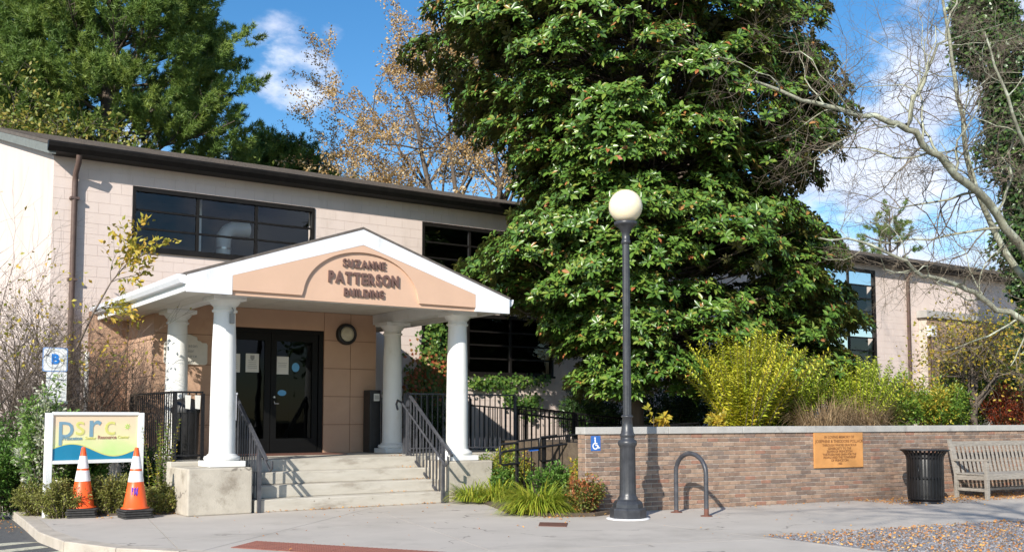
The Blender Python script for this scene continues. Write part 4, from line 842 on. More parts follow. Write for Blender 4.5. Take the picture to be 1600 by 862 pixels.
# plaque
ps = 4.43; pl = thing('plaque', 'orange brown rectangular plaque with engraved lines of dedication on the brick wall', 'plaque', wp(ps+.55, .01, .85))
wprism('board', 'plaque', ps, ps+1.10, .0095, .04, .565, 1.15, pl, bevel=.004)
for s_, z, h_ in (('IN LOVING MEMORY OF', 1.075, .062), ('JOSEPHINE & THEODORE POLLACK', 1.005, .068), ('THROUGH WHOSE GRACIOUS', .94, .055), ('GENEROSITY TO THE', .885, .055), ('TOWN OF PRINCETON', .835, .055), ('THIS PLAZA WAS GIVEN FOR THE', .785, .05), ('PEOPLE AND THE TOWNSHIP', .735, .055), ('OF PRINCETON', .685, .055), ('1985', .63, .055)):
    text(s_, h_, 'plaqueink', pl, wp(ps+.56, .0415, z), WANG, extrude=.001, bold=.0012)

# ================================================================== LAMP POST
LXp, LYp = 9.49, 11.0
lp = thing('lamp_post', 'tall dark fluted iron lamp post with a cream glass globe', 'street lamp', (LXp, LYp, 0))
q = MB(); q.lathe((LXp, LYp, 0), [(.30, .0), (.30, .012), (.27, .016)], 40); q.build('footing', 'cleanwhite', lp)
sq = lambda k, z: 1/max(abs(math.cos(R(k*11.25+.0))), abs(math.sin(R(k*11.25)))) 
oc = lambda k, z: math.cos(R(22.5))/math.cos(R(((k*5.625) % 45)-22.5))*1.04
q = MB(); q.lathe((LXp, LYp, 0), [(.245, .014), (.245, .13), (.235, .15), (.205, .16), (.20, .21), (.175, .25), (.145, .27)], 64, smooth=False, rmod=oc); q.build('base', 'post', lp)
fl = lambda k, z: 1-.05*(1 if k % 4 in (0,) else 0)
q = MB(); q.lathe((LXp, LYp, 0), [(.14, .26), (.14, .29), (.118, .32), (.115, .36), (.108, .98), (.115, 1.0), (.13, 1.02), (.135, 1.05), (.13, 1.08), (.10, 1.10), (.095, 1.13), (.108, 1.15), (.108, 1.17), (.09, 1.19), (.075, 1.30), (.066, 1.40), (.085, 1.41), (.085, 1.425), (.062, 1.44)], 64, rmod=lambda k, z: (1-.035*(k % 4 == 0)) if .33 < z < .99 else 1); q.build('pedestal', 'post', lp)
q = MB(); q.lathe((LXp, LYp, 0), [(.060, 1.43), (.056, 2.4), (.05, 3.86)], 48, rmod=lambda k, z: 1-.09*(k % 4 == 0)); q.build('shaft', 'post', lp)
q = MB(); q.lathe((LXp, LYp, 0), [(.052, 3.85), (.066, 3.86), (.066, 3.9), (.055, 3.91), (.055, 4.0), (.065, 4.02), (.09, 4.07), (.15, 4.12), (.165, 4.13), (.165, 4.17), (.14, 4.175)], 40); q.build('fitter', 'post', lp)
q = MB(); gr = .24; q.lathe((LXp, LYp, 4.17+gr*.93), [(gr*math.sin(R(a)), -gr*math.cos(R(a))) for a in range(24, 180, 6)]+[(.002, gr)], 48); q.build('globe', 'globe', lp)

# ================================================================== BIKE RACK
bk = thing('bike_rack', 'black steel hoop bike rack with rusty feet beside the lamp post', 'bike rack', (10.67, 10.97, 0))
q = MB(); a = Vector((10.70, 11.31, 0)); b = Vector((10.64, 10.63, 0)); d = b-a; pts = [a+Vector((0, 0, .01)), a+Vector((0, 0, .60))]
for k in range(1, 13): t_ = k/13*math.pi; pts.append(a+d*(.5-.5*math.cos(t_))+Vector((0, 0, .60+.28*math.sin(t_))))
pts += [b+Vector((0, 0, .60)), b+Vector((0, 0, .01))]; q.tube(pts, .033, 14); q.build('hoop', 'rail', bk)
for c in (a, b):
    q = MB(); q.lathe((c.x, c.y, 0), [(.085, .001), (.085, .012), (.04, .016)], 20); q.build('foot_plate', 'rust', bk)
    q = MB(); q.lathe((c.x, c.y, 0), [(.0345, .012), (.0345, .11 if c is b else .04)], 14); q.build('rusty_sleeve', 'rust', bk)

# ================================================================== TRASH CAN
tx, ty = 15.32, 10.26; tcn_ = thing('trash_can', 'black slatted steel litter bin with a flared rim against the brick wall', 'trash can', (tx, ty, 0))
for k in range(32):
    a = 2*math.pi*k/32; ca, sa = math.cos(a), math.sin(a); q = MB()
    P = [(.275, .06), (.285, .14), (.285, .70), (.295, .77), (.335, .835), (.385, .868)]
    for (r0, z0), (r1, z1) in zip(P, P[1:]): q.bar((tx+r0*ca, ty+r0*sa, z0), (tx+r1*ca, ty+r1*sa, z1), .031, .008, up=(ca, sa, .001))
    q.build('slat', 'black', tcn_)
for r_, z0 in ((.279, .06), (.278, .40), (.29, .74)): q = MB(); q.lathe((tx, ty, z0), [(r_-.012, 0), (r_-.003, 0), (r_-.003, .04), (r_-.012, .04)], 36); q.build('hoop', 'black', tcn_)
q = MB(); q.lathe((tx, ty, 0), [(.37, .862), (.392, .862), (.392, .878), (.24, .875)], 36); q.build('rim', 'black', tcn_)
q = MB(); q.lathe((tx, ty, 0), [(.25, .07), (.255, .80), (.24, .82)], 32); q.build('liner', 'blackplastic', tcn_)
q = MB(); q.lathe((tx, ty, 0), [(.26, .0), (.26, .04), (.2, .06)], 32); q.build('foot', 'black', tcn_)
for sg in (-1, 1): q = MB(); q.tube([(tx+sg*.27, ty-.05, .62), (tx+sg*.33, ty-.1, .58), (tx+sg*.33, ty-.1, .46), (tx+sg*.27, ty-.05, .42)], .012, 6); q.build('handle', 'black', tcn_)

# ================================================================== BENCH
be = thing('bench', 'weathered grey teak garden bench with a slatted back in front of the brick wall', 'bench', (17.5, 10.25, 0))
BO = Vector((16.70, 10.60)); BL = 2.3
def bp(s, o, z): p = BO+WU*s+WN*o; return Vector((p.x, p.y, z))
def bbar(name, a, b, w_, h_, up=(0, 0, 1)): q = MB(); q.bar(a, b, w_, h_, up); return q.build(name, 'wood', be, bevel=.004)
for s in (.035, BL-.035):
    bbar('leg', bp(s, 0, 0), bp(s, .0, .42), .07, .05, up=(WN.x, WN.y, 0)); bbar('back_post', bp(s, 0, .42), bp(s, -.13, 1.02), .07, .05, up=(WN.x, WN.y, 0))
    bbar('leg', bp(s, .62, 0), bp(s, .62, .65), .07, .06, up=(WN.x, WN.y, 0)); bbar('armrest', bp(s, -.06, .66), bp(s, .68, .675), .075, .035); bbar('stretcher', bp(s, .03, .16), bp(s, .59, .16), .035, .05); bbar('side_rail', bp(s, .03, .36), bp(s, .59, .375), .035, .08)
bbar('front_rail', bp(.07, .60, .38), bp(BL-.07, .60, .38), .03, .085); bbar('back_rail', bp(.07, -.005, .40), bp(BL-.07, -.005, .40), .035, .07); bbar('top_rail', bp(.07, -.115, .94), bp(BL-.07, -.115, .94), .035, .085); bbar('stretcher', bp(.07, .34, .16), bp(BL-.07, .34, .16), .035, .045)
for k in range(6): bbar('seat_slat', bp(.0, .07+k*.095, .425), bp(BL, .07+k*.095, .43), .075, .022)
nb = 20
for k in range(nb): s = .12+(BL-.24)*k/(nb-1); bbar('back_slat', bp(s, -.008, .43), bp(s, -.105, .90), .055, .014, up=(WN.x, WN.y, 0))

# ================================================================== SIGNS AT THE LEFT
sg = thing('notice_board', 'white framed yellow and blue board lettered psrc standing on two posts among shrubs', 'sign', (3.5, 15.85, 0))
SA = Vector((2.80, 15.72)); SU = Vector((1.40, .20)).normalized(); SN = Vector((SU.y, -SU.x)); SANG = math.atan2(SU.y, SU.x); SLN = 1.41
def sp(s, o=0, z=0): p = SA+SU*s+SN*o; return (p.x, p.y, z)
def sprism(name, m, s0, s1, o0, o1, z0, z1, par=sg, **k): q = MB(); q.prism([sp(s0, o0)[:2], sp(s1, o0)[:2], sp(s1, o1)[:2], sp(s0, o1)[:2]], z0, z1, 'z'); return q.build(name, m, par, **k)
sprism('post', 'signwhite', 0, .09, -.09, 0, 0, 1.47, bevel=.005); sprism('post', 'signwhite', SLN-.09, SLN, -.09, 0, 0, 1.475, bevel=.005)
sprism('rail', 'signwhite', .091, SLN-.091, -.06, .0, .745, .795); sprism('rail', 'signwhite', .091, SLN-.091, -.06, .0, 1.44, 1.485); sprism('board', 'poster', .091, SLN-.091, -.04, -.02, .796, 1.439)
b0, b1 = .092, SLN-.092
def sgpoly(poly, o, m, name): q = MB(); q.prism(poly, -.0198, o, fn=lambda p, t: sp(p[0], t, p[1])); return q.build(name, m, sg)
wv = [(b0+(b1-b0)*i/30, .945+.085*math.sin(i/30*2*math.pi*1.02+.15)-.03*i/30) for i in range(31)]
sgpoly([(b0, .797), (b1, .797)]+wv[::-1], -.0175, 'teal', 'wave'); 
sgpoly([(x, z+.012) for x, z in wv]+[(x, z-.004) for x, z in wv[::-1]], -.0168, 'limeink', 'wave_edge')
for s_, z, x, h_, m_, bd in (('p', 1.27, .27, .50, 'inkblue', .0), ('s', 1.28, .47, .42, 'limeink', .0), ('r', 1.28, .67, .50, 'inkblue', .004), ('c', 1.28, .90, .42, 'limeink', .0), ('Princeton', 1.105, .36, .072, 'inkblue', .0015), ('Senior', 1.105, .62, .06, 'limeink', .001), ('Resource', 1.115, .86, .072, 'inkred', .0015), ('Center', 1.115, 1.1, .06, 'limeink', .001)):
    text(s_, h_, m_, sg, sp(x, -.016, z), SANG, extrude=.0012, bold=bd)
q = MB(); c = (1.16, 1.27)
for k in range(8): a = R(k*45+10); q.prism([(c[0]+.015*math.cos(a-.5), c[1]+.015*math.sin(a-.5)), (c[0]+.05*math.cos(a), c[1]+.05*math.sin(a)), (c[0]+.015*math.cos(a+.5), c[1]+.015*math.sin(a+.5))], -.0198, -.016, fn=lambda p, t: sp(p[0], t, p[1]))
q.build('sprout_emblem', mat('lime_print', (.45, .68, .12), rough=.5), sg)
sb = thing('bus_stop_sign', 'white and blue sign plate lettered B above a blank white plate in the shrubs', 'sign', (3.12, 16.95, 0))
q = MB(); q.tube([(3.12, 17.0, 0), (3.12, 17.0, 2.45)], .025, 8); q.build('post', 'chrome', sb)
def rr(x0, x1, z0, z1, r=.03): return [(cx+r*math.cos(R(a)), cz+r*math.sin(R(a))) for cx, cz, s_ in ((x1-r, z0+r, 270), (x1-r, z1-r, 0), (x0+r, z1-r, 90), (x0+r, z0+r, 180)) for a in range(s_, s_+91, 30)]
for (x0, x1, z0, z1, m_, n_, ya, yb) in ((2.93, 3.29, 2.105, 2.475, 'paleblue', 'border', 16.955, 16.962), (2.945, 3.275, 2.12, 2.46, 'signwhite', 'plate', 16.952, 16.9545), (2.99, 3.285, 1.63, 2.10, 'signwhite', 'lower_plate', 16.955, 16.962)):
    q = MB(); q.prism(rr(x0, x1, z0, z1), ya, yb); q.build(n_, m_, sb)
q = MB()
for k in range(36):
    a0, a1 = R(k*10), R(k*10+10); q.prism([(3.11+r_*math.cos(a), 2.29+r_*math.sin(a)) for r_, a in ((.135, a0), (.135, a1), (.128, a1), (.128, a0))], 16.950, 16.9515)
q.build('ring', 'grey', sb); text('B', .20, 'bblue', sb, (3.11, 16.949, 2.29), extrude=.001, bold=.011)

# ================================================================== TRAFFIC CONES
def cone():
    t = thing('traffic_cone', None, None, (0, 0, 0))
    for k in range(4):
        q = MB(); ox = random.uniform(-.012, .012)
        q.prism([(ox+x*.205*(1-.0*k), y*.205) for x, y in ((-1, -.86), (-.86, -1), (.86, -1), (1, -.86), (1, .86), (.86, 1), (-.86, 1), (-1, .86))], .003+k*.033, .028+k*.033, 'z'); q.lathe((ox, 0, .0), [(.16, .028+k*.033), (.155, .033+k*.033)], 20); q.build('rubber_base', 'rubber', t, bevel=.005)
    zb, zt, rb, rt_ = .135, .985, .165, .026; f = lambda z: rb+(rt_-rb)*(z-zb)/(zt-zb)
    for z0, z1, m_, n_, ex in ((zb, .505, 'orange', 'lower_band', 0), (.505, .655, 'reflector', 'reflective_collar', .003), (.655, .685, 'orange', 'middle_band', 0), (.685, .86, 'reflector', 'reflective_collar', .003), (.86, .97, 'orange', 'tip', 0)):
        q = MB(); P = [(f(z0)+ex, z0), (f(z1)+ex, z1)]
        if n_ == 'lower_band': P = [(.19, .133), (.19, .145), (f(.155), .155), (f(z1), z1)]
        if n_ == 'tip': P += [(f(.97)+.001, .975), (.018, .985)]
        q.lathe((0, 0, 0), P, 32); q.build(n_, m_, t)
    return t
cn = cone(); tag(cn, 'orange traffic cone with plain sides in front of the middle of the board', 'traffic cone', 'orange traffic cones before the board'); cn.location = (3.27, 15.58, 0); cn.rotation_euler.z = R(-12)
c2 = copy_tree(cn, None, (3.86, 15.02, 0), R(-20)); tag(c2, 'orange traffic cone with purple scribble on its side at the right post of the board', 'traffic cone')
ORG[c2.name] = Vector((3.86, 15.02, 0))
c2.rotation_euler.z = 0
vd = Vector((3.86, 15.02)).normalized(); sc_ = MB()
def onc(a, z): r_ = .165-.139*(z-.135)/.85+.003; b_ = math.atan2(-vd.y, -vd.x)+a; return (3.86+r_*math.cos(b_), 15.02+r_*math.sin(b_), z)
for P in ([(-.42, .43), (-.36, .33)], [(-.42, .43), (-.3, .42), (-.32, .37), (-.4, .38)], [(-.15, .42), (-.1, .32), (.0, .39), (.1, .31), (.22, .43)], [(-.05, .43), (.05, .33), (.16, .41), (.2, .34)], [(.0, .35), (.18, .39), (.02, .41)]): sc_.tube([onc(a, z) for a, z in P], .006, 5)
sc_.build('scribble', 'purple', c2)

# ================================================================== VEGETATION
def catleaf(parts):
    off = 0; V = []; F = []; A = []
    for v, f, a in parts: V.append(v); F.append(f+off); A.append(a); off += len(v)
    return np.concatenate(V), np.concatenate(F), np.concatenate(A)
def along(tips, n, rg, jitter=0.0, start=.15):
    """n random points along twig polylines with their directions"""
    k = rg.integers(0, len(tips), n); P = np.empty((n, 3)); D = np.empty((n, 3))
    for j in range(n):
        p, d = tips[k[j]]; t = rg.uniform(start, 1)*(len(p)-1); i = min(int(t), len(p)-2); P[j] = p[i]+(p[i+1]-p[i])*(t-i); D[j] = d[i]
    return P+rg.normal(0, jitter, (n, 3)), D
def single_leaves(parent, P, D, U, L, W, m, tmpl=LEAFX, tf=LEAFX_F, count=300, name='leaf'):
    """the leaves that show largest, each an object of its own; returns the mask of the rest"""
    fwv = np.array([math.sin(YAW), math.cos(YAW), 0]); dist = P@fwv; occ = np.linalg.norm(P-np.array([0, 0, EYE]), axis=1)
    sc = np.asarray(L)*np.asarray(W)/occ**2; order = np.argsort(-sc)[:count]; mask = np.ones(len(P), bool); mask[order] = False
    metas = []
    for k in range(8):
        me = bpy.data.meshes.new(name); me.from_pydata([tuple(v) for v in tmpl*[1, .42, 1]], [], [tuple(f) for f in tf]); a = me.attributes.new('var', 'FLOAT', 'POINT'); a.data.foreach_set('value', [(k+.5)/8]*len(tmpl)); me.materials.append(MT[m]); metas.append(me)
    Dn = unit(D); Sd = unit(np.cross(U, Dn)); Nn = np.cross(Dn, Sd); og = ORG[parent.name]
    for i in order:
        o = bpy.data.objects.new(name, metas[int(rng.integers(0, 8))]); COL.objects.link(o); o.parent = parent; l = float(L[i])
        mm = Matrix(((Dn[i][0]*l, Sd[i][0]*l, Nn[i][0]*l, P[i][0]-og.x), (Dn[i][1]*l, Sd[i][1]*l, Nn[i][1]*l, P[i][1]-og.y), (Dn[i][2]*l, Sd[i][2]*l, Nn[i][2]*l, P[i][2]-og.z), (0, 0, 0, 1)))
        o.matrix_basis = mm
    return mask

# ---- magnolia: boughs round a trunk, every bough set with rosettes of big glossy leaves
mg = thing('magnolia_tree', 'huge glossy dark green magnolia tree in front of the pink building', 'tree', (14.0, 16.0, .98))
T = Tubes(); rg = np.random.default_rng(3)
trunk = np.array([(14.0, 16.0, .6), (13.95, 16.0, 2.2), (14.05, 16.05, 4.5), (14.1, 16.0, 7.5), (14.3, 16.0, 10.5), (14.4, 16, 12.6)]); T.add(trunk, [.24, .20, .16, .12, .07, .03], 10)
# silhouette seen from the camera: half widths (left, right) in metres at heights
PZ = [1.3, 1.9, 2.6, 3.3, 4.0, 4.5, 5.1, 5.8, 6.6, 7.4, 8.3, 9.2, 10.2, 11.4, 12.8]
PL = [.5, .8, 1.0, 1.7, 3.1, 3.4, 2.2, 2.1, 2.3, 3.0, 4.0, 4.2, 3.6, 2.3, .7]
PR = [3.6, 4.4, 4.5, 4.5, 4.3, 4.3, 3.7, 3.1, 3.9, 4.2, 3.9, 3.7, 3.3, 2.3, .7]
VX = np.array([math.cos(YAW), -math.sin(YAW)]); VYv = np.array([math.sin(YAW), math.cos(YAW)])
boughs = []
for i in range(1250):
    z = rg.uniform(1.75, 12.5); a = rg.uniform(0, 2*np.pi); rl, rr_ = np.interp(z, PZ, PL), np.interp(z, PZ, PR)
    ca, sa = math.cos(a), math.sin(a); rx = rr_ if ca > 0 else rl; ry = min(3.5, (rl+rr_)/2, 1.5+max(0, z-1.6)*.5)
    f = rg.uniform(.72, 1.0) if i % 4 else rg.uniform(.35, .8)
    px_, py_ = ca*rx*f, sa*ry*f
    c = np.array([14.0+VX[0]*px_+VYv[0]*py_, 16.0+VX[1]*px_+VYv[1]*py_, z])
    if c[1] > 19.3 or (c[0] < 10.4 and z < 3.6 and c[1] > 14.5): continue
    boughs.append((c, rg.uniform(.26, .74)))
for c, r in [q for q in boughs if q[0][2] > 3.4][::3]:
    z0 = max(1.6, c[2]-rg.uniform(.3, 1.6)); b0 = np.array([np.interp(z0, trunk[:, 2], trunk[:, 0]), np.interp(z0, trunk[:, 2], trunk[:, 1]), z0])
    m1 = b0*.5+c*.5+np.array([0, 0, -.25])+rg.normal(0, .12, 3); t = np.linspace(0, 1, 6)[:, None]; pts = (1-t)**2*b0+2*t*(1-t)*m1+t*t*c; T.add(pts, np.linspace(.032, .010, 6), 5)
P = []; AX = []
for c, r in boughs:
    n = int(34*(r/.55)**2)+6; d = rdir(n, -.55); out_ = unit((c-np.array([14.0, 16.0, c[2]-1.2]))[None]); d = unit(d+out_*.55)
    P.append(c+d*np.array([1, 1, .62])*r*rg.uniform(.72, 1.05, (n, 1))); AX.append(unit(d*.7+out_*.45+np.array([0, 0, .55])+rg.normal(0, .18, (n, 3))))
P = np.concatenate(P); AX = np.concatenate(AX); keep = (P[:, 1] < 19.75) & (P[:, 2] > 1.2); P = P[keep]; AX = AX[keep]; nR = len(P); K = 8
a = np.arange(K)*2.4+rg.uniform(0, 6.28, (nR, 1)); e1 = unit(np.cross(AX, [.3, .2, .93])); e2 = np.cross(AX, e1)
el = rg.uniform(.0, .75, (nR, K)); D = (e1[:, None]*np.cos(a)[..., None]+e2[:, None]*np.sin(a)[..., None])*np.cos(el)[..., None]+AX[:, None]*np.sin(el)[..., None]+np.array([0, 0, -.12])
D = D.reshape(-1, 3); PP = np.repeat(P, K, 0)+D*.015; UU = np.repeat(AX, K, 0)+rg.normal(0, .25, (nR*K, 3)); L = np.repeat(rg.uniform(.10, .185, nR), K)*rg.uniform(.8, 1.1, nR*K); W = L*rg.uniform(.38, .50, nR*K)
front = (PP@np.array([math.sin(YAW), math.cos(YAW), 0])); sc = np.where(front < np.quantile(front, .12), L, L*.01)
msk = single_leaves(mg, PP, D, UU, sc*0+np.where(front < np.quantile(front, .10), L, 1e-4)+0, L*.42, 'magnolia') if False else None
cand = np.where((front < np.quantile(front, .08)) & (PP[:, 2] < 10))[0]; pick = rg.choice(cand, 300, replace=False)
single_leaves(mg, PP[pick], D[pick], UU[pick], L[pick], W[pick], 'magnolia'); rest = np.ones(len(PP), bool); rest[pick] = False
V, F, A = leafgeo(PP[rest], D[rest], UU[rest], L[rest], W[rest], LEAFX, LEAFX_F)
nobj('foliage', V, F, 'magnolia', mg, A, kind='stuff'); T.obj('trunk', 'bark', mg)

# ---- needle trees
def pine(name, label, base, H, Rm, z0, seed, cl=3000, m='pine', nl=44, brown=0, up=.5, nd=20):
    rg = np.random.default_rng(seed); t = thing(name, label, 'tree', base); T = Tubes(); b = np.array(base, float)
    T.add(np.array([b, b+[0, 0, H*.5], b+[.2, 0, H]]), [H*.018, H*.012, .03], 8); tips = []
    for i in range(nl):
        f = (i+rg.random())/nl; z = z0+(H-z0)*f; a = i*2.4+rg.uniform(-.4, .4); R_ = Rm*(1-f)**.65*rg.uniform(.75, 1.12)+.5
        d = np.array([math.cos(a), math.sin(a), .12+.35*rg.random()]); p = b+[0, 0, z]; pts = [p]
        for s in range(9): d = d+np.array([0, 0, up*.10])+rg.normal(0, .05, 3); d /= np.linalg.norm(d); p = p+d*R_/9; pts.append(p)
        pts = np.array(pts); T.add(pts, np.linspace(.07, .015, 10), 5)
        for s in range(24):
            q = rg.uniform(.3, 1)*9; k = min(int(q), 8); q0 = pts[k]+(pts[k+1]-pts[k])*(q-k); dd = unit((pts[k+1]-pts[k])+rg.normal(0, .65, 3)*np.array([1, 1, .6])*np.linalg.norm(pts[1]-pts[0])+[0, 0, .06])
            l = rg.uniform(.35, .95)*(1.15-.6*q/9)*R_*.32; tw = np.array([q0+dd*l*u+np.array([0, 0, .12*u*u*l]) for u in np.linspace(0, 1, 4)]); T.add(tw, np.linspace(.02, .006, 4), 3); tips.append((tw, np.repeat(dd[None], 4, 0)))
    nP = cl//26; h1 = nP//2; C0, D0_ = along(tips, nP, rg, .06, .5)
    ff = rg.random(nP-h1)**1.15; zz = z0+(H-z0)*ff; a = rg.uniform(0, 6.28, nP-h1); lump = 1+.15*np.sin(a*5+zz*1.7)+.16*np.sin(a*8-zz*3.4); rr2 = (Rm*(1-ff)**.65+.3)*rg.uniform(.5, 1.0, nP-h1)**.6*lump*.93
    C0[h1:] = b+np.stack([np.cos(a)*rr2, np.sin(a)*rr2, zz+rr2*.33], 1); D0_[h1:] = unit(np.stack([np.cos(a), np.sin(a), np.full(nP-h1, .25)], 1))
    ax0 = unit(D0_+np.array([0, 0, .75])+rg.normal(0, .28, (nP, 3))); Lp = rg.uniform(.45, 1.05, nP); wd = rg.uniform(.10, .19, nP)
    k = np.repeat(np.arange(nP), 26); cl = len(k); u = rg.random(cl); C = C0[k]+ax0[k]*(u*Lp[k])[:, None]+rdir(cl)*(wd[k]*np.sin(np.clip(u, .12, .95)*3.1)**.6)[:, None]; n = cl*nd
    ax = unit(ax0[k]+rg.normal(0, .3, (cl, 3))); axr = np.repeat(ax, nd, 0); dd = unit(axr*rg.uniform(.25, 1.0, (n, 1))+rdir(n)*.8)
    PP = np.repeat(C, nd, 0)+axr*rg.uniform(-.05, .05, (n, 1)); var = np.repeat(rg.random(nP)[k], nd)*.7+rg.random(n)*.3
    V, F, A = leafgeo(PP, dd, rdir(n), rg.uniform(.13, .23, n), .028, TRI, TRI_F, var); nobj('needles', V, F, m, t, A, kind='stuff')
    if brown:
        s = rg.choice(len(tips), brown); sel = np.concatenate([tips[k][0][2:4] for k in s if tips[k][0][0][2] > H*.5]); m_ = len(sel)*40; PP = np.repeat(sel, 40, 0)+rg.normal(0, .12, (m_, 3)); V, F, A = leafgeo(PP, rdir(m_), rdir(m_), .18, .03, TRI, TRI_F, rg.random(m_)); nobj('brown_needles', V, F, 'brownpine', t, A, kind='stuff')
    T.obj('trunk', 'bark', t); return t
pine('pine_tree', 'big dark green pine tree behind the left end of the roof', (8.3, 37, 0), 25, 4.7, 9.0, 21, 80000, brown=60, up=.6, nl=120, nd=13)
pine('pine_tree', 'second large pine standing at the left picture edge behind the roof', (3.4, 40, 0), 24, 4.8, 8.0, 22, 40000, brown=18, nl=80, nd=12)
pine('pine_tree', 'low bright green pine top peeping over the roof right of the big pine', (16.0, 41, 0), 12.5, 3.0, 8.6, 23, 15000, nl=50, up=.15, nd=12)
pine('pine_tree', 'small distant pine top above the right part of the roof', (48, 34, 0), 12.6, 2.0, 6, 24, 1600, nl=20, nd=14)

# ---- broad leaved trees
def broad(name, label, base, trunkh, L, r, seed, lv, leafm, nleaf, ls, jit=.12, bark='bark', nch=(3, 5), spread=.8, up=.05, lean=(0, 0, 1), spreadn=5, bound=None, wob=.14, wr=.6, shrink=.64, kind=None):
    rg = np.random.default_rng(seed); t = thing(name, label, 'tree', base); T = Tubes(); tips = []
    b = np.array(base, float); ln = unit(np.array(lean, float)); top = b+ln*trunkh; T.add(np.array([b-[0, 0, .1], b+ln*trunkh*.5+rg.normal(0, .05, 3), top]), [r*1.25, r, r*.85], 9)
    for k in range(spreadn):
        a = k*2.4+rg.uniform(-.3, .3); d = ln+np.array([math.cos(a), math.sin(a), .1])*rg.uniform(.35, .75); grow(T, rg, top-ln*.05*k, d, L*rg.uniform(.85, 1.15), r*.6, 1, lv, tips, nch, spread, up, wob, shrink, bound=bound)
    T.obj('trunk', bark, t)
    if nleaf:
        C, D = along(tips, nleaf, rg, jit); dd = unit(D+rdir(nleaf)*1.2); l = rg.uniform(ls[0], ls[1], nleaf); V, F, A = leafgeo(C, dd, unit(rdir(nleaf)+[0, 0, .8]), l, l*wr, var=rg.random(nleaf)); nobj('leaves', V, F, leafm, t, A, kind='stuff')
    return t
broad('autumn_tree', 'tall half bare tree with tan autumn leaves behind the middle of the roof', (23.0, 34, 0), 6.4, 7.6, .28, 5, 5, 'tanleaf', 90000, (.075, .135), .10, 'bark', (3, 4), .75, .05, (-.16, 0, 1), 7, shrink=.64)
broad('autumn_tree', 'rounded olive yellow tree just above the roof in front of the pine', (8.6, 31, 0), 5.6, 2.6, .2, 6, 4, 'olive', 9000, (.10, .18), .22, 'bark', (4, 5), .9, .0, (0, 0, 1), 7)
broad('autumn_tree', 'golden olive tree at the left picture edge above the roof', (4.2, 32, 0), 6.6, 3.0, .2, 9, 4, 'olive', 10000, (.10, .18), .25, 'bark', (4, 5), .9, .0, (0, 0, 1), 7)
broad('bare_tree', 'distant bare tree above the right part of the roof', (43, 35, 0), 5, 4.2, .2, 12, 4, None, 0, (.1, .1), .1, 'twig', (4, 5), .75, .05, (0, 0, 1), 6)

# ---- pale barked bare tree at the right, trunk just outside the picture, limbs reaching left across the sky
bt = thing('bare_tree', 'leafless tree with pale lichen spotted limbs reaching left across the sky at right', 'tree', (22.6, 11.6, .9))
T = Tubes(); T.fine = Tubes(); rg = np.random.default_rng(15); tips = []
def limb(pts, r0, r1, kids, L, lv=2, spread=.8, up=.02, mx=5):
    P = np.array(pts, float); t = np.linspace(0, 1, len(P)); tt = np.linspace(0, 1, len(P)*4)
    Q = np.stack([np.interp(tt, t, P[:, i]) for i in range(3)], 1)
    for _ in range(2): Q[1:-1] = (Q[:-2]+2*Q[1:-1]+Q[2:])/4
    Q[1:-1] += rg.normal(0, .035, Q[1:-1].shape); T.add(Q, np.linspace(r0*.85, r1*.8, len(Q)), 8); kids = int(kids*1.15)
    for k in range(kids):
        f = (k+rg.random())/kids; f = .30+.68*f; i = min(int(f*(len(Q)-1)), len(Q)-2); d = unit(Q[i+1]-Q[i]); o = rg.normal(0, 1, 3)*np.array([.8, 1, 1.1])+[0, 0, .25]; o -= d*o.dot(d); o = unit(o)
        grow(T, rg, Q[i], d*.55+o*spread, L*rg.uniform(.7, 1.2)*(1.15-.5*f), (r0+(r1-r0)*f)*.36, lv, mx, tips, (4, 5), .8, up, .24, .64, .6, start=.12)
limb([(22.6, 11.6, .9), (22.3, 11.5, 2.6), (21.6, 11.5, 4.2), (20.83, 11.5, 4.9), (19.24, 11.45, 5.78), (17.75, 11.4, 6.35), (16.76, 11.4, 6.85), (15.7, 11.6, 6.95), (14.72, 11.8, 6.95), (13.3, 12, 7.2)], .15, .03, 17, 2.4)
limb([(16.76, 11.4, 6.85), (16.9, 11.3, 7.5), (17.5, 11.2, 8.4), (17.9, 11, 9.5)], .055, .02, 7, 1.7)
limb([(22.3, 11.5, 2.3), (21.5, 11.0, 2.85), (20.5, 11.0, 3.2), (19.34, 11.3, 3.6), (18.4, 11.4, 3.95), (17.23, 11.5, 4.1), (16.08, 11.6, 4.55), (14.8, 11.9, 4.6)], .10, .02, 12, 1.7, up=-.01)
limb([(22.0, 11.6, 3.6), (21.0, 12.2, 5.2), (20.2, 12.3, 6.8), (19.6, 12.2, 8.6), (19.0, 12, 10.5)], .10, .03, 8, 2.3)
limb([(22.1, 11.5, 3.8), (21.2, 10.8, 5.0), (19.8, 10.4, 6.0), (18.3, 10.3, 7.1), (17.4, 10.2, 8.4)], .09, .02, 7, 2.0)
limb([(22.3, 11.6, 4), (22.4, 11.2, 6), (22.0, 11, 8.5), (21.6, 11, 11)], .10, .03, 4, 2.4)
T.obj('trunk', 'lichen', bt); T.fine.obj('twigs', 'palebark', bt)
# street tree in the gravel bed, beside the camera's view; its boughs dangle in at the top right and its shadow lies on the pavement
st_ = thing('street_tree', 'bare kerbside tree known by the branch shadows on the pavement before the bench', 'tree', (-.2, -1.9, 0))
T = Tubes(); tips = []; rg = np.random.default_rng(8)
T.add(np.array([(-.2, -1.9, 0), (-.2, -1.9, 4), (-.2, -1.8, 9)]), [.17, .14, .12], 9)
for k in range(8): a = k*2.4+.3; grow(T, rg, (-.2, -1.8, 8.5+.08*k), (math.cos(a)*.85, math.sin(a)*.85, .62), 3.0, .075, 1, 5, tips, (3, 4), .75, .03, .14, .66)
T.obj('trunk', 'bark', st_)

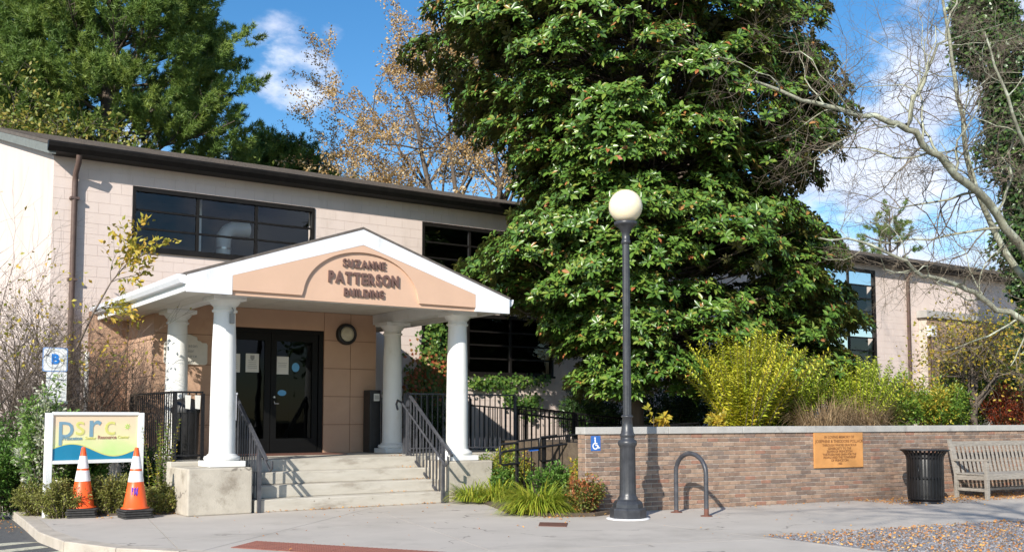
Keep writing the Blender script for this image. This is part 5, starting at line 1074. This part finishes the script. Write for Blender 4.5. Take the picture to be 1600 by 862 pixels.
# ---- ivy clad trunk
iv = thing('ivy_tree', 'tall tree trunk thickly wrapped in ivy at the right picture edge', 'tree', (28.4, 15.5, .9))
T = Tubes(); spine = np.array([(28.6, 15.4, .9), (28.4, 15.4, 4), (28.0, 15.3, 7), (27.1, 15.1, 9.3), (26.0, 15, 11.2), (25.2, 15, 13), (24.8, 15, 15)]); T.add(spine, [.3, .28, .26, .24, .22, .2, .16], 10)
T.add(np.array([(27.2, 15.1, 9.2), (28.0, 15.0, 10.5), (28.6, 15, 12.5), (29, 15, 15)]), [.18, .16, .14, .1], 8); T.obj('trunk', 'bark', iv)
rg = np.random.default_rng(31); n = 44000; t = rg.uniform(0, 1, n); tt = t*(len(spine)-1); i = np.minimum(tt.astype(int), len(spine)-2); C = spine[i]+(spine[i+1]-spine[i])*(tt-i)[:, None]
lump = .60+.26*np.sin(C[:, 2]*2.3)+.14*np.sin(C[:, 2]*5.1+1)+.2*rg.random(n); d = rdir(n)*np.array([1, 1, .4]); P = C+unit(d)*(lump*rg.uniform(.55, 1.05, n))[:, None]
V, F, A = leafgeo(P, unit(d+rdir(n)*.7+[0, 0, -.4]), unit(d+rdir(n)*.35), rg.uniform(.09, .16, n), rg.uniform(.08, .13, n)); nobj('ivy', V, F, 'dark', iv, A, kind='stuff')

# ---- shrubs
def bush(name, label, cat, base, rx, ry, h, n, ls, lm, seed, stems=40, stemm='twig', wr=.5, fill=.55, low=.0, lumps=12, group=None, nst=None, loose=.0, fronds=0):
    """stems from a crown at the base with leaves gathered in uneven clumps"""
    rg = np.random.default_rng(seed); t = thing(name, label, cat, base, group); b = np.array(base, float); T = Tubes(); C = []
    for i in range(stems):
        a = rg.uniform(0, 6.28); f = math.sqrt(rg.random())*.95; zt = h*(low+(1-low)*rg.uniform(.55, 1.0))*math.sqrt(max(.12, 1-(f*.85)**2)); top = b+[math.cos(a)*rx*f, math.sin(a)*ry*f, zt]; s0 = b+[math.cos(a)*rx*f*.35, math.sin(a)*ry*f*.35, 0]
        u = np.linspace(0, 1, 6)[:, None]; m1 = s0*.5+top*.5+np.array([0, 0, h*.18]); P = (1-u)**2*s0+2*u*(1-u)*m1+u*u*top; P[1:] += rg.normal(0, .02, P[1:].shape); T.add(P, np.linspace(.010, .003, 6), 3); C.append(P)
    T.obj('stems', stemm, t)
    C = np.array(C); k = rg.integers(0, stems, n); u = (rg.random(n)**fill)*5; i = np.minimum(u.astype(int), 4); P = C[k, i]+(C[k, i+1]-C[k, i])*(u-i)[:, None]; D = unit(C[k, i+1]-C[k, i])
    rad = rg.normal(0, 1, (n, 3)); P = P+rad*(min(rx, ry, h)*.085+loose); dd = unit(rad*.8+D*.5+[0, 0, .15]); l = rg.uniform(ls[0], ls[1], n)
    var = np.clip(rg.random(stems)[k]*.6+rg.random(n)*.5-.05, 0, 1); V, F, A = leafgeo(P, dd, unit(rdir(n)*.6+[0, 0, .9]+rad*.3), l, l*wr, var=var); nobj('leaves', V, F, lm, t, A, kind='stuff'); return t
def wands(name, label, cat, base, h, spread, ns, per, ls, lm, seed, droop=.6, wr=.42, stemm='twig', minl=.6, lean=(0, 0)):
    """long arching wands with leaves set in pairs along them"""
    rg = np.random.default_rng(seed); t = thing(name, label, cat, base); T = Tubes(); b = np.array(base, float); Ps = []; Ds = []; Us = []; vv = []; sd_ = []
    for i in range(ns):
        a = rg.uniform(0, 6.28); tilt = rg.uniform(.0, spread); d = np.array([math.cos(a)*tilt+lean[0], math.sin(a)*tilt+lean[1], 1.0]); d /= np.linalg.norm(d); p = b+[math.cos(a)*.12*spread+rg.normal(0, .08), math.sin(a)*.12*spread+rg.normal(0, .08), 0]; L = h*rg.uniform(minl, 1.08); pts = [p]; dr = droop*rg.uniform(.2, 1)
        for s in range(10): d = d+np.array([rg.normal(0, .03), rg.normal(0, .03), -dr*.10*(s/5)]); d /= np.linalg.norm(d); p = p+d*L/10; pts.append(p)
        pts = np.array(pts); T.add(pts, np.linspace(.010, .002, 11), 3); v0 = rg.random()
        for j in range(per):
            q = (.16+.84*j/per)*10; k = min(int(q), 9); c = pts[k]+(pts[k+1]-pts[k])*(q-k); dd = unit(pts[k+1]-pts[k]); s_ = unit(np.cross(dd, [.1, .2, 1])); u_ = np.cross(s_, dd)
            ang = (j % 2)*math.pi/2*rg.uniform(.6, 1); sd2 = s_*math.cos(ang)+u_*math.sin(ang)
            for g_ in (-1, 1): Ps.append(c); Ds.append(sd2*g_+dd*.75); Us.append(unit(dd*-.2+[0, 0, 1]+rg.normal(0, .3, 3))); vv.append(min(1, v0*.55+rg.random()*.45)); sd_.append((1-.45*j/per))
    T.obj('stems', stemm, t); n = len(Ps); l = rg.uniform(ls[0], ls[1], n)*np.array(sd_); V, F, A = leafgeo(np.array(Ps), np.array(Ds), np.array(Us), l, l*wr, var=np.array(vv)); nobj('leaves', V, F, lm, t, A, kind='stuff'); return t
def straps(name, label, base, h, n, lm, seed, r=.25, cat='plant', w=.02, up=1.0):
    rg = np.random.default_rng(seed); b = np.array(base, float); V = []; F = []; A = []; o = 0
    for i in range(n):
        a = rg.uniform(0, 6.28); d = np.array([math.cos(a)*rg.uniform(.1, .85), math.sin(a)*rg.uniform(.1, .85), up]); d /= np.linalg.norm(d); p = b+[math.cos(a)*r*math.sqrt(rg.random()), math.sin(a)*r*math.sqrt(rg.random()), 0]; L = h*rg.uniform(.9, 1.7); s_ = unit(np.cross(d, [0, 0, 1])+1e-6); dr = rg.uniform(.25, .5)
        for k in range(7):
            ww = w*(1-(k/6)**2.2)*.5+.0008; V += [p-s_*ww, p+s_*ww]
            if k < 6: F.append((o+2*k, o+2*k+1, o+2*k+3, o+2*k+2))
            d = d+[0, 0, -dr*(.6+k*.14)]; d /= np.linalg.norm(d); p = p+d*L/6; p[2] = max(p[2], b[2]+.01)
        o += 14; A += [rg.random()]*14
    me = nobj(name, np.array(V), np.array(F), lm, None, A, org=base, kind=None); return tag(me, label, cat)
# behind the brick wall
wands('forsythia_bush', 'tall bright yellow green bush with upright arching wands behind the brick wall', 'bush', (14.15, 13.1, .98), 1.95, .72, 250, 36, (.10, .155), 'lime', 41, .55, lean=(.0, 0))
wands('lime_bush', 'yellow green bush with one long wand standing right of the dry stalks behind the wall', 'bush', (16.75, 12.6, .98), 1.55, .75, 200, 32, (.09, .14), 'lime2', 42, .5)
wands('lime_bush', 'lower lime green bush behind the dry brown stalks above the plaque', 'bush', (15.4, 13.25, .98), 1.65, .75, 190, 32, (.09, .14), 'lime2', 43, .5)
straps('dry_stalks', 'tuft of dry brown grass stalks behind the wall above the plaque', (15.35, 12.3, .98), .66, 700, 'straw', 44, .5, 'dry grass', .011, 2.2)
straps('dry_stalks', 'second tuft of dry brown stalks behind the wall right of the plaque', (16.15, 12.15, .98), .64, 600, 'straw', 45, .45, 'dry grass', .011, 2.2)
bush('hedge_bush', 'green and yellow mottled rounded bush behind the wall above the litter bin', 'bush', (17.9, 12.7, .95), .85, .6, 1.35, 8500, (.05, .09), 'hedge', 46, 60, fill=.6)
bush('hedge_bush', 'larger green and yellow mottled bush behind the wall between bin and bench', 'bush', (19.2, 12.5, .95), .95, .6, 1.35, 9500, (.05, .09), 'hedge', 47, 70, fill=.6)
bush('red_bush', 'bush of dark red berries and leaves behind the bench', 'bush', (22.2, 12.75, .95), .75, .5, 1.25, 6500, (.035, .065), 'red', 48, 60, fill=.6)
bush('dark_bush', 'dense dark evergreen bush at the right picture edge behind the bench', 'bush', (24.6, 13.6, .9), 1.7, 1.0, 2.9, 12000, (.07, .12), 'dark', 49, 80, fill=.6)
bush('green_bush', 'mid green bush behind the sapling above the bench', 'bush', (22.0, 13.6, .9), 1.2, .7, 2.1, 9000, (.05, .09), 'green', 50, 70, fill=.6)
bush('low_yellow_plant', 'low plant with yellow leaves on the wall planting beside the lamp post', 'plant', (12.0, 12.6, .95), .30, .2, .28, 420, (.05, .08), 'yellow', 51, 14, wr=.7)
bush('low_yellow_plant', 'small yellow and green plant left of the tall yellow green bush', 'plant', (13.1, 12.75, .95), .38, .25, .62, 520, (.05, .10), 'yellow', 52, 12, wr=.7)
bush('low_yellow_plant', 'thin three stemmed plant with large yellow leaves near the lamp post', 'plant', (12.05, 13.2, .95), .22, .18, .85, 90, (.08, .13), 'yellow', 53, 5, wr=.8, fill=.25)
bush('planting_edge_bush', 'low green plants along the wall cap left of the tall yellow green bush', 'plant', (13.7, 12.2, .95), .7, .2, .3, 1500, (.04, .07), 'green', 57, 30)
broad('sapling', 'slim pale trunked sapling with yellow green leaves behind the wall near the bench', (20.6, 12.6, .95), .9, 1.5, .07, 54, 4, 'yellow', 3000, (.06, .10), .22, 'bark', (4, 5), .85, .02, (.1, 0, 1), 7)
# left group
def stemshrub(name, label, base, seed, n=11, h=4.2, yl=500):
    rg = np.random.default_rng(seed); t = thing(name, label, 'shrub', base); T = Tubes(); tips = []
    for k in range(n):
        a = k*2.4; d = np.array([math.cos(a)*rg.uniform(.15, .5)+.05, math.sin(a)*rg.uniform(.1, .35), 1]); grow(T, rg, np.array(base)+[math.cos(a)*.15, math.sin(a)*.15, 0], d, h*rg.uniform(.45, .72), .026, 1, 4, tips, (6, 8), .62, .05, .12, .58, .5, start=.22)
    T.obj('stems', 'twig', t)
    tp = [q for q in tips if q[0][-1][2] > 2.2]; C, D = along(tp, yl, rg, .02, .4); dd = unit(D+rdir(yl)); l = rg.uniform(.05, .10, yl); V, F, A = leafgeo(C, dd, unit(rdir(yl)+[0, 0, .6]), l, l*.55, var=rg.random(yl)); nobj('leaves', V, F, 'yellow', t, A, kind='stuff'); return t, tips
ss, tp_ = stemshrub('bare_shrub', 'tall many stemmed nearly bare shrub with a few yellow leaves before the left wall', (2.75, 18.3, 0), 61, 13, 4.3, 620)
ss2, _ = stemshrub('bare_shrub', 'second bare twiggy shrub standing against the tan block beside the downspout', (3.85, 18.4, 0), 63, 8, 3.7, 220)
# leafy bough of the shrub reaching to the upper window
T = Tubes(); tips = []; rg = np.random.default_rng(66)
Pb = np.array([(3.5, 17.4, 2.5), (3.75, 17.4, 3.1), (4.0, 17.4, 3.6), (4.3, 17.4, 4.0), (4.6, 17.4, 4.15)]); T.add(Pb, [.02, .016, .012, .009, .005], 5)
for k in range(9): grow(T, rg, Pb[min(1+k//3, 4)], (rg.uniform(-.1, 1), rg.normal(0, .3), rg.uniform(.1, .9)), .65, .008, 3, 4, tips, (3, 4))
T.obj('leafy_bough', 'twig', ss2); C, D = along(tips, 520, rg, .05, .2); l = rg.uniform(.08, .14, 520); V, F, A = leafgeo(C, unit(D+rdir(520)*.9), unit(rdir(520)+[0, -.3, .7]), l, l*.5); nobj('bough_leaves', V, F, 'yellow', ss2, A, kind='stuff')
bush('variegated_bush', 'green climber with cream white variegated leaves beside the lettered bus stop sign', 'bush', (2.92, 16.3, 0), .45, .38, 2.2, 9500, (.05, .085), 'varieg', 71, 60, fill=.75)
bush('green_bush', 'rounded green bush at the far left behind the kerb', 'bush', (2.5, 17.2, 0), .7, .7, 1.6, 11000, (.04, .08), 'green', 72, 60, fill=.7)
bush('green_bush', 'green bush between the sign board and the left porch wall', 'bush', (3.3, 16.6, 0), .6, .35, 1.3, 8000, (.04, .08), 'green', 73, 50, fill=.7)
wands('spirea_bush', 'arching wands of green and orange leaves between the board and the porch railing', 'bush', (4.48, 16.0, 0), 1.35, .22, 24, 22, (.05, .085), 'hedge', 74, .7, wr=.55)
bush('dark_bush', 'dark dense bush at the left foot of the porch', 'bush', (4.3, 16.3, 0), .35, .35, 1.0, 4200, (.04, .07), 'dark', 75, 40, fill=.7)
for i, (x, y, rx, ry, h, n, lab) in enumerate([(3.0, 15.58, .42, .26, .55, 8200, 'low brownish green ground cover shrub at the kerb left of the cones'), (3.7, 15.66, .50, .2, .62, 9000, 'low brownish green shrub mass directly behind the two cones'), (4.32, 15.42, .36, .26, .48, 7000, 'low brownish green shrub beside the left concrete pedestal'), (2.8, 16.2, .35, .4, .55, 6000, 'low brown tinted shrub at the far left along the kerb')]):
    bush('ground_cover_shrub', lab, 'shrub', (x, y, 0), rx, ry, h, n, (.025, .05), 'cover', 80+i, 70, fill=.8, group='low shrubs behind the cones')
# right of the steps
straps('strap_leaf_clump', 'small clump of lime yellow strap leaves at the foot of the right pedestal', (9.12, 14.5, .03), .30, 300, 'grasslime', 91, .20)
straps('strap_leaf_clump', 'yellow strap leaf clump in front of the low end of the ramp railing', (9.42, 14.2, .03), .34, 380, 'grasslime', 92, .22)
straps('strap_leaf_clump', 'large bright green strap leaf clump nearest the pavement left of the red tinted bush', (8.85, 12.25, .02), .42, 900, 'grasslime', 93, .27)
bush('nandina_bush', 'red and green leaved bush at the left end of the brick wall', 'bush', (9.28, 11.72, .02), .36, .22, .60, 5000, (.035, .06), 'nandina', 94, 50, fill=.8)
bush('green_bush', 'yellow green foliage filling the bed behind the front ramp railing', 'bush', (10.1, 15.0, .1), .65, .35, .85, 5200, (.04, .07), 'hedge', 95, 60, fill=.8)
bush('green_bush', 'low green leaves at the foot of the front ramp railing', 'bush', (10.1, 13.62, .1), .55, .25, .58, 4500, (.04, .07), 'green', 96, 40, fill=.8)
bush('green_bush', 'green plant tucked between the right pedestal and the ramp', 'bush', (9.9, 14.75, .05), .3, .25, .55, 1800, (.04, .08), 'green', 97, 30, fill=.8)
bush('green_bush', 'yellow green leaves against the end of the brick wall behind the front railing', 'bush', (10.55, 13.2, .1), .35, .25, .8, 3600, (.04, .07), 'hedge', 98, 40, fill=.8)
# climbers on the pink wall
def climber(name, label, pts, n, lm, seed, w, ls=(.06, .11)):
    rg = np.random.default_rng(seed); t = thing(name, label, 'climber', pts[0]); T = Tubes(); P = np.array(pts, float); T.add(P, np.full(len(P), .012), 4); T.obj('stem', 'twig', t)
    u = rg.random(n)*(len(P)-1); i = np.minimum(u.astype(int), len(P)-2); C = P[i]+(P[i+1]-P[i])*(u-i)[:, None]+rg.normal(0, 1, (n, 3))*np.array([w, .0, w*.8]); C[:, 1] = 19.93-np.abs(rg.normal(0, .05+w*.25, n)); l = rg.uniform(*ls, n)
    V, F, A = leafgeo(C, unit(np.stack([rg.normal(0, .7, n), rg.normal(-.1, .2, n), -np.abs(rg.normal(.6, .5, n))], 1)), unit(np.stack([rg.normal(0, .3, n), np.full(n, -1.), rg.normal(.3, .3, n)], 1)), l, l*.85); nobj('leaves', V, F, lm, t, A, kind='stuff')
climber('wall_climber', 'green ivy climbing the pink wall between the two right hand portico columns', [(11.3, 19.95, 1.4), (11.5, 19.95, 2.6), (11.55, 19.95, 3.8)], 1300, 'vine', 101, .17)
climber('wall_climber', 'red and yellow bushy climber at the foot of the ivy near the right column', [(11.0, 19.9, 1.9), (11.35, 19.9, 2.2), (11.5, 19.9, 2.7)], 1500, 'nandina', 102, .28)
climber('wall_climber', 'ivy strands hanging under the sill of the lower window', [(12.4, 19.95, 2.2), (13.3, 19.95, 2.25), (14.6, 19.95, 2.3)], 480, 'vine', 103, .10)
climber('wall_climber', 'thin ivy strand running down the pink wall right of the lower window', [(13.6, 19.95, 2.2), (13.5, 19.95, 1.8), (13.9, 19.95, 1.7), (14.3, 19.95, 1.9), (14.1, 19.95, 1.4)], 420, 'vine', 104, .08)
bush('added_shade_bush', 'added dark bush standing in for shade behind the right back column against the pink wall', 'bush', (10.9, 19.3, .5), .6, .35, 1.6, 5200, (.05, .09), 'dark', 105, 50, fill=.7)  # added bush, its dark leaves stand in for shade on the wall
bush('added_shade_bush', 'dark evergreen bush added to deepen the shade at the foot of the magnolia trunk', 'bush', (14.9, 18.7, .9), 1.1, .6, 1.2, 6500, (.06, .1), 'dark', 106, 50, fill=.7)  # dark foliage added to blacken the plain wall below the crown
bush('added_shade_bush', 'dark evergreen bush added to deepen the shade under the right side of the magnolia crown', 'bush', (16.8, 17.8, .9), 1.8, .8, 1.5, 7500, (.06, .1), 'dark', 107, 50, fill=.7)  # another added bush, put here to darken the space below the crown
# trees across the road, seen only as reflections in the windows
for i, (x, y) in enumerate([(30, -22), (56, -10), (74, -9)]):
    broad('roadside_tree', ('broad green tree across the road mirrored in the upper left window', 'middle green tree across the road mirrored in the window panes', 'farthest green tree across the road mirrored in the right panes')[i], (x, y, 0), 4.5, 4.6, .3, 110+i, 3, 'green', 4200, (.35, .6), .6, 'bark', (4, 5), .9, .02, (0, 0, 1), 8)
